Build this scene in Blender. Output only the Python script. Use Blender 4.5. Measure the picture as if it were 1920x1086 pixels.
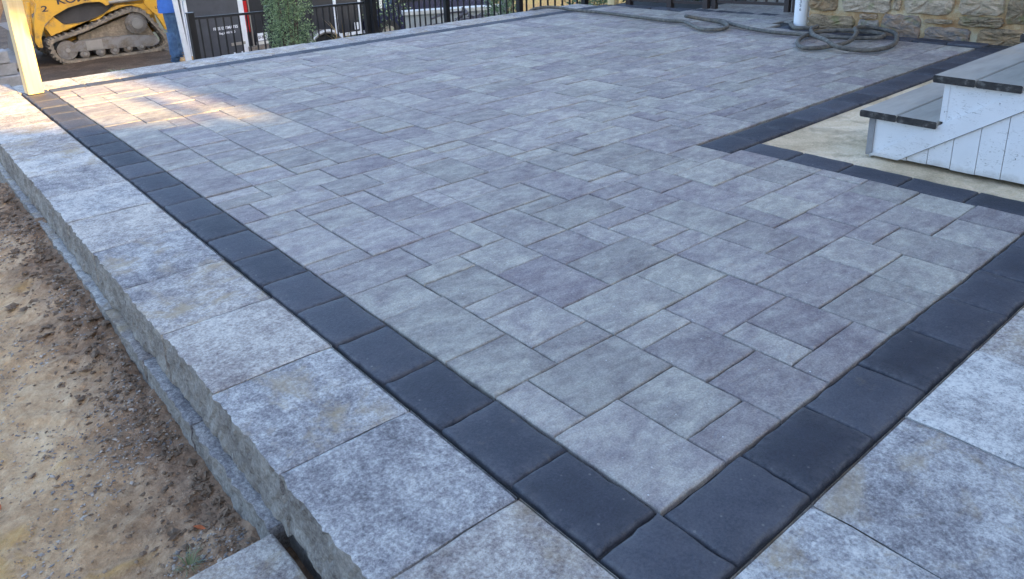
import bpy, bmesh, math, random
from mathutils import Vector, Matrix, noise

scene = bpy.context.scene
for o in list(bpy.data.objects):
    bpy.data.objects.remove(o)
COL = scene.collection

# ------------------------------------------------------------------ camera
cam_data = bpy.data.cameras.new('camera')
cam_data.sensor_width = 36.0
cam_data.lens = 1452.4956 / 1920.0 * 36.0
cam_data.shift_y = -208.0 / 1920.0
cam_data.clip_start = 0.02
cam_data.clip_end = 2000.0
cam = bpy.data.objects.new('camera', cam_data)
COL.objects.link(cam)
RX = (0.76162, -0.647022, -0.03601)      # image right in world axes
RD = (-0.239916, -0.229917, -0.943175)   # image down
RF = (0.601975, 0.726981, -0.330341)     # forward
cam.matrix_world = Matrix(((RX[0], -RD[0], -RF[0], -0.9312),
                           (RX[1], -RD[1], -RF[1], -0.7248),
                           (RX[2], -RD[2], -RF[2], 1.0711),
                           (0, 0, 0, 1)))
scene.camera = cam

# ------------------------------------------------------------------ light
SUN_EL = math.radians(17.0)
SUN_DIR = Vector((0.13, -1.0, 0)).normalized()      # horizontal direction towards the sun
world = bpy.data.worlds.new('World')
scene.world = world
world.use_nodes = True
wn = world.node_tree.nodes
sky = wn.new('ShaderNodeTexSky')
sky.sky_type = 'NISHITA'
sky.sun_disc = False
sky.sun_elevation = SUN_EL
sky.sun_rotation = math.atan2(SUN_DIR.x, SUN_DIR.y)
sky.altitude = 100
sky.air_density = 0.75
sky.dust_density = 3.6
sky.ozone_density = 2.0
bg = wn['Background']
bg.inputs['Strength'].default_value = 0.15
world.node_tree.links.new(sky.outputs[0], bg.inputs[0])
sun_d = bpy.data.lights.new('sun', 'SUN')
sun_d.energy = 3.8
sun_d.angle = math.radians(0.6)
sun_d.color = (1.0, 0.66, 0.24)
sun = bpy.data.objects.new('sun', sun_d)
COL.objects.link(sun)
sd = Vector((SUN_DIR.x * math.cos(SUN_EL), SUN_DIR.y * math.cos(SUN_EL), math.sin(SUN_EL)))
sun.rotation_euler = sd.to_track_quat('Z', 'Y').to_euler()
scene.view_settings.view_transform = 'Standard'
scene.view_settings.look = 'None'
scene.view_settings.exposure = 2.72
scene.view_settings.gamma = 1.0

# ------------------------------------------------------------------ node helpers
class NT:
    def __init__(s, name):
        s.m = bpy.data.materials.new(name)
        s.m.use_nodes = True
        s.t = s.m.node_tree
        s.n = s.t.nodes
        s.b = s.n['Principled BSDF']
        s._c = None
    def L(s, a, b):
        s.t.links.new(a, b)
    def new(s, k, **kw):
        n = s.n.new(k)
        for a, v in kw.items():
            setattr(n, a, v)
        return n
    def put(s, sock, v):
        if hasattr(v, 'is_linked') or isinstance(v, bpy.types.NodeSocket):
            s.L(v, sock)
        elif isinstance(v, (tuple, list)):
            sock.default_value = tuple(v) + ((1,) if len(v) == 3 and sock.type == 'RGBA' else ())
        else:
            sock.default_value = v
    def coord(s, which='Object'):
        if s._c is None:
            s._c = s.new('ShaderNodeTexCoord')
        return s._c.outputs[which]
    def geo(s):
        return s.new('ShaderNodeNewGeometry').outputs['Position']
    def rand(s):
        """0..1 per object, or per piece through the attribute 'pv' of joined meshes"""
        oi = s.new('ShaderNodeObjectInfo').outputs['Random']
        at = s.new('ShaderNodeAttribute', attribute_name='pv').outputs['Fac']
        return s.math('FRACT', s.math('ADD', oi, at))
    def math(s, op, a, b=0.0, c=0.0):
        n = s.new('ShaderNodeMath', operation=op)
        s.put(n.inputs[0], a); s.put(n.inputs[1], b); s.put(n.inputs[2], c)
        return n.outputs[0]
    def scale(s, v, sc):
        n = s.new('ShaderNodeMapping')
        s.L(v, n.inputs[0]); n.inputs['Scale'].default_value = sc
        return n.outputs[0]
    def noise(s, v, sc, detail=4, rough=0.55, w=None, dist=0.0):
        n = s.new('ShaderNodeTexNoise', noise_dimensions='4D' if w is not None else '3D')
        s.L(v, n.inputs['Vector'])
        n.inputs['Scale'].default_value = sc
        n.inputs['Detail'].default_value = detail
        n.inputs['Roughness'].default_value = rough
        n.inputs['Distortion'].default_value = dist
        if w is not None:
            s.put(n.inputs['W'], w)
        return n.outputs['Fac']
    def voro(s, v, sc, feature='F1'):
        n = s.new('ShaderNodeTexVoronoi', feature=feature)
        s.L(v, n.inputs['Vector']); n.inputs['Scale'].default_value = sc
        return n.outputs
    def ramp(s, f, stops):
        n = s.new('ShaderNodeValToRGB')
        e = n.color_ramp.elements
        while len(e) < len(stops):
            e.new(0.5)
        for el, (p, c) in zip(e, stops):
            el.position = p
            el.color = (c, c, c, 1) if not isinstance(c, (tuple, list)) else tuple(c) + (1,)
        s.put(n.inputs[0], f)
        return n.outputs[0]
    def mix(s, f, a, b, mode='MIX'):
        n = s.new('ShaderNodeMix', data_type='RGBA', blend_type=mode)
        s.put(n.inputs[0], f); s.put(n.inputs[6], a); s.put(n.inputs[7], b)
        return n.outputs[2]
    def bump(s, h, dist, strength=1.0, nrm=None):
        n = s.new('ShaderNodeBump')
        n.inputs['Strength'].default_value = strength
        n.inputs['Distance'].default_value = dist
        s.put(n.inputs['Height'], h)
        if nrm is not None:
            s.L(nrm, n.inputs['Normal'])
        return n.outputs[0]
    def done(s, col, rough=0.8, nrm=None, metal=0.0, spec=None):
        s.put(s.b.inputs['Base Color'], col)
        s.put(s.b.inputs['Roughness'], rough)
        s.put(s.b.inputs['Metallic'], metal)
        if spec is not None:
            s.b.inputs['Specular IOR Level'].default_value = spec
        if nrm is not None:
            s.L(nrm, s.b.inputs['Normal'])
        return s.m

M = {}
def m_paver():
    t = NT('paver_concrete')
    r = t.rand(); c = t.coord()
    w = t.math('MULTIPLY', r, 37.0)
    r2 = t.math('FRACT', t.math('MULTIPLY', r, 17.31))
    big = t.noise(t.scale(c, (3.0, 5.0, 4)), 2.2, 3, 0.6, w, 0.8)
    fine = t.noise(c, 210, 3, 0.8, w)
    mid = t.noise(t.scale(c, (1, 1.6, 1)), 22, 9, 0.78, w, 0.4)
    f = t.math('ADD', t.math('MULTIPLY', t.math('SUBTRACT', big, 0.5), 1.05), t.math('MULTIPLY', t.math('SUBTRACT', mid, 0.5), 1.7))
    f = t.math('ADD', f, t.math('MULTIPLY', t.math('SUBTRACT', r, 0.5), 0.30))
    f = t.math('ADD', f, t.math('MULTIPLY', t.math('SUBTRACT', fine, 0.5), 1.5))
    f = t.math('ADD', f, 0.5)
    ca = t.ramp(f, [(0.0, (0.152, 0.123, 0.124)), (0.32, (0.232, 0.196, 0.192)), (0.6, (0.322, 0.284, 0.261)), (1.0, (0.503, 0.451, 0.388))])
    cb = t.ramp(f, [(0.0, (0.175, 0.156, 0.133)), (0.32, (0.263, 0.240, 0.204)), (0.6, (0.357, 0.330, 0.275)), (1.0, (0.538, 0.490, 0.393))])
    col = t.mix(t.ramp(t.math('ADD', t.math('MULTIPLY', r2, 0.55), t.math('MULTIPLY', big, 0.9)), [(0.40, 0.0), (1.0, 1.0)]), ca, cb)
    # occasional rust bloom and pale cement dust
    st = t.noise(c, 11, 5, 0.65, t.math('ADD', w, 9.0))
    stain = t.math('MULTIPLY', t.ramp(st, [(0.62, 0.0), (0.74, 1.0)]), t.ramp(t.math('FRACT', t.math('MULTIPLY', r, 13.7)), [(0.70, 0.0), (0.74, 0.5)]))
    col = t.mix(stain, col, (0.30, 0.21, 0.12))
    v = t.voro(c, 42)['Distance']
    dust = t.math('MULTIPLY', t.ramp(v, [(0.06, 1.0), (0.10, 0.0)]), t.ramp(t.noise(c, 13, 2, 0.6, w), [(0.50, 0.0), (0.62, 0.9)]))
    col = t.mix(dust, col, (0.68, 0.67, 0.63))
    pit = t.ramp(t.noise(c, 65, 4, 0.75, t.math('ADD', w, 3.0)), [(0.30, 0.55), (0.38, 0.0)])
    col = t.mix(pit, col, (0.10, 0.09, 0.09))
    cleft = t.noise(t.scale(c, (1, 2.6, 1)), 9, 8, 0.68, w, 1.2)
    n1 = t.bump(cleft, 0.010, 0.85)
    n2 = t.bump(fine, 0.0018, 0.8, n1)
    return t.done(col, 0.75, n2, spec=0.4)
def m_dark():
    t = NT('charcoal_paver')
    r = t.rand(); c = t.coord(); w = t.math('MULTIPLY', r, 31.0)
    n = t.noise(c, 9, 8, 0.72, w, 0.6)
    fine = t.noise(c, 190, 3, 0.8, w)
    f = t.math('ADD', t.math('ADD', n, t.math('MULTIPLY', t.math('SUBTRACT', r, 0.5), 0.45)), t.math('MULTIPLY', t.math('SUBTRACT', fine, 0.5), 0.9))
    col = t.ramp(f, [(0.15, (0.021, 0.022, 0.029)), (0.5, (0.040, 0.042, 0.054)), (0.85, (0.086, 0.086, 0.098))])
    v = t.voro(c, 34)['Distance']
    sp = t.math('MULTIPLY', t.ramp(v, [(0.06, 1.0), (0.13, 0.0)]), t.ramp(t.noise(c, 9, 3, 0.7, w), [(0.47, 0.0), (0.6, 0.75)]))
    col = t.mix(sp, col, (0.20, 0.19, 0.17))
    cl = t.math('MULTIPLY', t.ramp(t.noise(c, 14, 6, 0.75, t.math('ADD', w, 4.0)), [(0.60, 0.0), (0.74, 0.55)]), t.ramp(r, [(0.35, 0.0), (0.5, 1.0)]))
    col = t.mix(cl, col, (0.15, 0.118, 0.08))
    wr = t.new('ShaderNodeAttribute', attribute_name='wear').outputs['Fac']
    wf = t.math('MULTIPLY', wr, t.ramp(t.noise(c, 45, 5, 0.75, w), [(0.38, 0.05), (0.62, 0.62)]))
    col = t.mix(wf, col, (0.150, 0.145, 0.145))
    h = t.noise(c, 13, 9, 0.72, w, 0.8)
    nn = t.bump(h, 0.011, 0.9)
    nn = t.bump(fine, 0.0022, 0.8, nn)
    return t.done(col, t.ramp(n, [(0.35, 0.62), (0.65, 0.82)]), nn, spec=0.4)
def m_coping():
    t = NT('coping_concrete')
    r = t.rand(); c = t.coord(); w = t.math('MULTIPLY', r, 23.0)
    big = t.noise(c, 5.5, 5, 0.66, w, 0.4)
    mid = t.noise(c, 26, 8, 0.8, w)
    fine = t.noise(c, 120, 3, 0.85, w)
    f = t.math('ADD', t.math('MULTIPLY', t.math('SUBTRACT', big, 0.5), 1.4), t.math('MULTIPLY', t.math('SUBTRACT', mid, 0.5), 2.0))
    f = t.math('ADD', f, t.math('MULTIPLY', t.math('SUBTRACT', fine, 0.5), 1.9))
    f = t.math('ADD', f, t.math('MULTIPLY', t.math('SUBTRACT', r, 0.5), 0.34))
    f = t.math('ADD', f, 0.56)
    ca = t.ramp(f, [(0.0, (0.134, 0.122, 0.121)), (0.35, (0.263, 0.245, 0.235)), (0.62, (0.409, 0.387, 0.355)), (1.0, (0.650, 0.621, 0.551))])
    cb = t.ramp(f, [(0.0, (0.146, 0.118, 0.106)), (0.35, (0.286, 0.245, 0.217)), (0.62, (0.420, 0.376, 0.323)), (1.0, (0.638, 0.589, 0.498))])
    col = t.mix(t.ramp(t.math('ADD', t.math('FRACT', t.math('MULTIPLY', r, 9.1)), t.math('MULTIPLY', t.math('SUBTRACT', big, 0.5), 1.2)), [(0.4, 0.0), (0.8, 1.0)]), ca, cb)
    st = t.math('MULTIPLY', t.ramp(t.noise(c, 5, 6, 0.7, t.math('ADD', w, 7.0), 1.0), [(0.50, 0.0), (0.64, 0.7)]), t.ramp(t.math('FRACT', t.math('MULTIPLY', r, 7.3)), [(0.30, 0.0), (0.45, 1.0)]))
    col = t.mix(st, col, (0.38, 0.285, 0.16))
    pit = t.ramp(t.noise(c, 120, 3, 0.8, t.math('ADD', w, 3.0)), [(0.32, 0.7), (0.40, 0.0)])
    col = t.mix(pit, col, (0.11, 0.10, 0.095))
    nn = t.bump(mid, 0.006, 0.7)
    nn = t.bump(fine, 0.0026, 0.9, nn)
    return t.done(col, 0.88, nn, spec=0.3)
def m_face():
    t = NT('split_face_concrete')
    r = t.rand(); c = t.coord(); w = t.math('MULTIPLY', r, 19.0)
    f = t.math('ADD', t.noise(c, 9, 5, 0.7, w), t.math('MULTIPLY', t.math('SUBTRACT', t.noise(c, 130, 3, 0.7, w), 0.5), 0.9))
    col = t.ramp(f, [(0.2, (0.12, 0.10, 0.085)), (0.5, (0.29, 0.265, 0.228)), (0.85, (0.52, 0.485, 0.42))])
    nn = t.bump(t.noise(c, 55, 6, 0.75), 0.012, 1.0)
    return t.done(col, 0.9, nn, spec=0.25)
def m_sand():
    t = NT('joint_sand'); c = t.geo()
    return t.done(t.ramp(t.noise(c, 300, 3), [(0.3, (0.020, 0.020, 0.020)), (0.7, (0.055, 0.053, 0.051))]), 0.95, t.bump(t.noise(c, 400, 2), 0.002))
def m_soil():
    t = NT('bare_soil'); c = t.geo()
    n = t.noise(c, 2.3, 6, 0.65, None, 0.9)
    fine = t.noise(c, 42, 6, 0.72)
    f = t.math('ADD', n, t.math('MULTIPLY', t.math('SUBTRACT', fine, 0.5), 0.9))
    # drier trampled clay lies away from the wall, dark crumbly soil against it
    sx = t.new('ShaderNodeSeparateXYZ'); t.L(c, sx.inputs[0])
    away = t.ramp(t.math('ADD', t.math('MULTIPLY', t.math('ADD', sx.outputs[0], 0.56), -3.4), t.math('MULTIPLY', t.math('SUBTRACT', n, 0.5), 0.9)), [(0.05, 0.0), (0.75, 1.0)])
    near = t.math('LESS_THAN', sx.outputs[1], 4.8)
    tan_f = t.math('MULTIPLY', away, near)
    dark = t.ramp(f, [(0.2, (0.115, 0.068, 0.040)), (0.5, (0.287, 0.181, 0.109)), (0.8, (0.483, 0.331, 0.208))])
    tan = t.ramp(f, [(0.2, (0.273, 0.162, 0.082)), (0.5, (0.525, 0.334, 0.175)), (0.8, (0.731, 0.525, 0.308))])
    moist = t.math('GREATER_THAN', sx.outputs[1], 5.6)
    dark = t.mix(moist, dark, t.ramp(f, [(0.2, (0.045, 0.026, 0.014)), (0.5, (0.105, 0.064, 0.036)), (0.8, (0.20, 0.130, 0.078))]))
    col = t.mix(tan_f, dark, tan)
    gry = t.math('MULTIPLY', t.ramp(sx.outputs[1], [(0.0, 1.0), (1.0, 0.0)]), 0.65)
    col = t.mix(t.math('MULTIPLY', gry, tan_f), col, t.ramp(f, [(0.2, (0.14, 0.108, 0.08)), (0.5, (0.30, 0.235, 0.175)), (0.8, (0.50, 0.41, 0.32))]))
    och = t.ramp(t.noise(t.scale(c, (1, 1.6, 1)), 3.2, 4, 0.6, None, 0.6), [(0.58, 0.0), (0.72, 0.75)])
    col = t.mix(t.math('MULTIPLY', och, tan_f), col, (0.55, 0.30, 0.06))
    lawn = t.math('MULTIPLY', t.math('GREATER_THAN', sx.outputs[0], 6.2), t.ramp(n, [(0.4, 0.3), (0.6, 1.0)]))
    col = t.mix(lawn, col, t.ramp(fine, [(0.3, (0.05, 0.065, 0.02)), (0.7, (0.17, 0.15, 0.06))]))
    nn = t.bump(t.noise(c, 24, 6, 0.62), 0.012, 1.0)
    nn = t.bump(t.noise(c, 150, 4, 0.7), 0.0032, 1.0, nn)
    return t.done(col, 0.92, nn, spec=0.25)
def m_slab():
    t = NT('old_concrete'); c = t.geo()
    f = t.math('ADD', t.noise(c, 3.2, 5, 0.65, None, 0.8), t.math('MULTIPLY', t.math('SUBTRACT', t.noise(c, 110, 3, 0.7), 0.5), 0.5))
    col = t.ramp(f, [(0.2, (0.329, 0.236, 0.129)), (0.5, (0.634, 0.484, 0.297)), (0.8, (0.830, 0.684, 0.482))])
    col = t.mix(t.ramp(t.noise(c, 4.5, 6, 0.7, None, 1.0), [(0.50, 0.0), (0.66, 0.6)]), col, (0.22, 0.165, 0.095))
    v = t.voro(c, 120)['Distance']
    col = t.mix(t.ramp(v, [(0.1, 0.6), (0.2, 0.0)]), col, (0.10, 0.085, 0.07))
    return t.done(col, 0.9, t.bump(t.noise(c, 120, 4, 0.7), 0.004))
def m_white():
    t = NT('white_paint'); c = t.geo()
    sc = t.math('MULTIPLY', t.ramp(t.noise(t.scale(c, (30, 34, 90)), 1.0, 4, 0.8, None, 1.5), [(0.57, 0.0), (0.64, 0.8)]), t.ramp(t.noise(c, 7, 3, 0.6), [(0.42, 0.0), (0.6, 1.0)]))
    g = t.ramp(t.noise(c, 5, 4, 0.6), [(0.3, (0.62, 0.61, 0.59)), (0.7, (0.70, 0.69, 0.67))])
    col = t.mix(sc, g, (0.26, 0.24, 0.21))
    sx = t.new('ShaderNodeSeparateXYZ'); t.L(c, sx.inputs[0])
    splash = t.ramp(t.math('ADD', sx.outputs[2], t.math('MULTIPLY', t.math('SUBTRACT', t.noise(c, 14, 5, 0.7), 0.5), 0.10)), [(0.0, 0.55), (0.035, 0.0)])
    col = t.mix(splash, col, (0.30, 0.27, 0.22))
    nail = t.ramp(t.voro(t.scale(c, (1, 22, 16)), 1.0)['Distance'], [(0.045, 0.85), (0.06, 0.0)])
    col = t.mix(nail, col, (0.10, 0.085, 0.08))
    return t.done(col, 0.5, t.bump(t.noise(t.scale(c, (20, 20, 60)), 1.0, 3), 0.001), spec=0.4)
def m_tread():
    t = NT('grey_tread_paint'); c = t.geo()
    f = t.noise(t.scale(c, (2, 9, 9)), 2.0, 5, 0.65)
    col = t.ramp(f, [(0.3, (0.285, 0.262, 0.225)), (0.7, (0.40, 0.37, 0.315))])
    col = t.mix(t.ramp(t.noise(c, 4.2, 4, 0.6), [(0.58, 0.0), (0.75, 0.5)]), col, (0.40, 0.30, 0.19))
    return t.done(col, 0.6, t.bump(t.noise(t.scale(c, (5, 160, 160)), 1.0, 3), 0.0008), spec=0.4)
def m_endgrain():
    t = NT('peeling_end_grain'); c = t.geo()
    f = t.noise(t.scale(c, (24, 22, 30)), 1.0, 5, 0.7)
    col = t.ramp(f, [(0.4, (0.022, 0.019, 0.017)), (0.56, (0.045, 0.040, 0.035)), (0.64, (0.13, 0.12, 0.105))])
    return t.done(col, 0.85, t.bump(f, 0.004))
def m_stone():
    t = NT('field_stone')
    r = t.rand(); c = t.geo(); w = t.math('MULTIPLY', r, 29.0)
    n = t.noise(t.scale(c, (5, 5, 12)), 1.5, 6, 0.68, w, 1.2)
    f = t.math('ADD', t.math('MULTIPLY', n, 0.9), t.math('MULTIPLY', t.math('SUBTRACT', t.noise(c, 70, 4, 0.7, w), 0.5), 0.5))
    a = t.ramp(f, [(0.25, (0.250, 0.194, 0.132)), (0.5, (0.600, 0.475, 0.330)), (0.8, (0.850, 0.745, 0.528))])
    b = t.ramp(f, [(0.25, (0.106, 0.080, 0.048)), (0.5, (0.362, 0.270, 0.167)), (0.8, (0.650, 0.497, 0.299))])
    col = t.mix(t.ramp(t.math('FRACT', t.math('MULTIPLY', r, 5.3)), [(0.35, 0.0), (0.6, 1.0)]), a, b)
    col = t.mix(t.ramp(t.math('FRACT', t.math('MULTIPLY', r, 11.9)), [(0.55, 0.0), (0.75, 0.55)]), col, t.mix(f, (0.10, 0.10, 0.11), (0.50, 0.49, 0.50)))
    col = t.mix(t.math('MULTIPLY', t.ramp(t.math('FRACT', t.math('MULTIPLY', r, 3.7)), [(0.6, 0.0), (0.7, 0.6)]), t.ramp(n, [(0.4, 0.0), (0.6, 1.0)])), col, (0.40, 0.23, 0.10))
    moss = t.ramp(t.noise(c, 9, 4, 0.6, w), [(0.55, 0.0), (0.72, 0.75)])
    col = t.mix(moss, col, (0.22, 0.235, 0.085))
    nn = t.bump(t.noise(t.scale(c, (3, 3, 8)), 4, 7, 0.7, w, 0.8), 0.03, 1.0)
    return t.done(col, 0.88, nn, spec=0.25)
def m_mortar():
    t = NT('lime_mortar'); c = t.geo()
    f = t.math('ADD', t.noise(c, 5.5, 4, 0.6), t.math('MULTIPLY', t.math('SUBTRACT', t.noise(c, 130, 3), 0.5), 0.3))
    col = t.ramp(f, [(0.36, (0.36, 0.20, 0.085)), (0.5, (0.50, 0.34, 0.17)), (0.62, (0.56, 0.48, 0.31))])
    return t.done(col, 0.95, t.bump(t.noise(c, 70, 4, 0.7), 0.006))
def m_lumber():
    t = NT('new_pine'); c = t.coord()
    f = t.noise(t.scale(c, (14, 14, 0.9)), 2.2, 4, 0.6, None, 0.6)
    col = t.ramp(f, [(0.3, (0.60, 0.43, 0.20)), (0.7, (0.72, 0.56, 0.30))])
    kn = t.voro(t.scale(c, (6, 6, 2.6)), 1.0)['Distance']
    col = t.mix(t.ramp(kn, [(0.12, 0.8), (0.22, 0.0)]), col, (0.36, 0.21, 0.09))
    return t.done(col, 0.7, t.bump(f, 0.001))
def m_plain(name, col, rough=0.6, metal=0.0, var=0.15, sc=6.0, bump=0.0, spec=0.5):
    t = NT(name); c = t.coord()
    f = t.noise(c, sc, 4, 0.65)
    lo = tuple(x * (1 - var) for x in col); hi = tuple(min(1, x * (1 + var)) for x in col)
    nn = t.bump(t.noise(c, sc * 8, 4, 0.7), bump) if bump else None
    return t.done(t.ramp(f, [(0.3, lo), (0.7, hi)]), rough, nn, metal, spec)
def m_muddy(name, col, mud, amount=0.5, rough=0.5):
    t = NT(name); c = t.geo()
    f = t.ramp(t.noise(c, 5, 6, 0.72, None, 0.5), [(0.62 - amount * 0.4, 0.0), (0.78 - amount * 0.3, 1.0)])
    col = t.mix(f, col, t.ramp(t.noise(c, 30, 4), [(0.3, tuple(x * 0.7 for x in mud)), (0.7, tuple(x * 1.3 for x in mud))]))
    return t.done(col, rough, t.bump(t.noise(c, 40, 4), 0.006 * amount))
def m_leaf(name, a, b, rough=0.55):
    t = NT(name); r = t.rand(); c = t.geo()
    f = t.math('ADD', t.math('MULTIPLY', r, 0.6), t.math('MULTIPLY', t.noise(c, 7, 3), 0.4))
    m = t.done(t.ramp(f, [(0.15, a), (0.85, b)]), rough, spec=0.4)
    return m
def m_hose():
    t = NT('dirty_hose'); c = t.geo()
    f = t.noise(c, 22, 5, 0.7)
    col = t.ramp(f, [(0.3, (0.045, 0.042, 0.038)), (0.55, (0.13, 0.118, 0.095)), (0.75, (0.22, 0.20, 0.155))])
    return t.done(col, 0.75, t.bump(f, 0.003))
def m_jeans():
    t = NT('denim'); c = t.geo()
    f = t.math('ADD', t.noise(c, 9, 4, 0.6), t.math('MULTIPLY', t.math('SUBTRACT', t.noise(c, 120, 2), 0.5), 0.3))
    return t.done(t.ramp(f, [(0.3, (0.035, 0.075, 0.15)), (0.7, (0.085, 0.16, 0.27))]), 0.85, t.bump(t.noise(c, 26, 3), 0.02))
M.update(paver=m_paver(), dark=m_dark(), coping=m_coping(), face=m_face(), sand=m_sand(), soil=m_soil(), slab=m_slab(),
         white=m_white(), tread=m_tread(), endgrain=m_endgrain(), stone=m_stone(), mortar=m_mortar(), lumber=m_lumber(),
         hose=m_hose(), jeans=m_jeans(),
         pvc=m_plain('white_pvc', (0.86, 0.86, 0.84), 0.35, 0, 0.04),
         ink=m_plain('dark_ink', (0.035, 0.03, 0.04), 0.6),
         iron=m_plain('black_fence_paint', (0.012, 0.012, 0.013), 0.45),
         brown=m_plain('brown_fence_paint', (0.045, 0.030, 0.026), 0.5),
         yellow=m_muddy('yellow_machine_paint', (0.62, 0.32, 0.030), (0.26, 0.16, 0.07), 0.34, 0.45),
         grille=m_plain('dark_grille', (0.035, 0.034, 0.037), 0.55, 0, 0.3),
         rubber=m_muddy('muddy_rubber', (0.10, 0.085, 0.066), (0.25, 0.195, 0.135), 0.75, 0.9),
         steel=m_muddy('muddy_steel', (0.22, 0.20, 0.18), (0.15, 0.115, 0.08), 0.5, 0.6),
         bright=m_plain('worn_steel', (0.30, 0.27, 0.23), 0.5, 0.3),
         shirt=m_plain('blue_shirt', (0.05, 0.15, 0.48), 0.85, 0, 0.15, 9, 0.01),
         skin=m_plain('skin', (0.45, 0.27, 0.19), 0.6),
         hair=m_plain('dark_hair', (0.03, 0.022, 0.017), 0.7),
         boot=m_plain('tan_leather', (0.42, 0.27, 0.12), 0.75, 0, 0.25, 20, 0.004),
         trailer=m_plain('black_trailer_skin', (0.020, 0.021, 0.026), 0.35, 0, 0.2),
         doorskin=m_plain('charcoal_door_skin', (0.055, 0.058, 0.068), 0.4, 0, 0.15),
         trim=m_plain('white_trim', (0.66, 0.67, 0.68), 0.45, 0.0, 0.1),
         red=m_plain('red_lens', (0.42, 0.012, 0.015), 0.3),
         lettering=m_plain('white_lettering', (0.75, 0.76, 0.78), 0.5, 0, 0.02),
         tyre=m_plain('tyre_rubber', (0.018, 0.018, 0.018), 0.85),
         leaf=m_leaf('shrub_leaf', (0.045, 0.085, 0.035), (0.33, 0.44, 0.22)),
         leafdark=m_leaf('dark_leaf', (0.014, 0.03, 0.010), (0.05, 0.08, 0.025)),
         dry=m_leaf('dry_grass', (0.22, 0.15, 0.06), (0.42, 0.32, 0.15), 0.8),
         grass=m_leaf('fresh_grass', (0.10, 0.13, 0.05), (0.30, 0.32, 0.16), 0.7),
         bark=m_plain('bark', (0.10, 0.075, 0.055), 0.9, 0, 0.4, 14, 0.01),
         palebark=m_plain('pale_bark', (0.42, 0.41, 0.37), 0.85, 0, 0.3, 14, 0.01),
         gravel=m_leaf('gravel_stone', (0.10, 0.095, 0.095), (0.50, 0.42, 0.33), 0.8),
         clod=m_plain('soil_clod', (0.22, 0.150, 0.095), 0.95, 0, 0.45, 30, 0.006),
         clay=m_plain('clay_crumb', (0.36, 0.25, 0.155), 0.95, 0, 0.4, 25, 0.004),
         rust=m_plain('orange_leaf', (0.42, 0.11, 0.03), 0.7, 0, 0.3, 60),
         brownleaf=m_plain('brown_leaf', (0.10, 0.045, 0.028), 0.8, 0, 0.3, 60),
         cwall=m_plain('pale_render', (0.36, 0.37, 0.35), 0.9, 0, 0.12, 5, 0.003),
         cap=m_plain('cap_stone', (0.60, 0.57, 0.50), 0.9, 0, 0.1),
         siding=m_plain('blocker_white', (0.78, 0.77, 0.74), 0.7, 0, 0.05),  # made white so the added sun blockers bounce some light
         roof=m_plain('roof_shingle', (0.07, 0.065, 0.06), 0.9, 0, 0.3, 20),
         carblue=m_plain('dark_blue_car_paint', (0.012, 0.016, 0.045), 0.25, 0, 0.1),
         glass=m_plain('dark_glass', (0.02, 0.022, 0.025), 0.1),
         plank=m_plain('weathered_plank', (0.26, 0.155, 0.085), 0.85, 0, 0.35, 9, 0.003),
         greyblock=m_plain('grey_block', (0.26, 0.25, 0.24), 0.9, 0, 0.25, 9, 0.004),
         twig=m_plain('grey_branch', (0.15, 0.125, 0.125), 0.9, 0, 0.35, 12))

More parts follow.
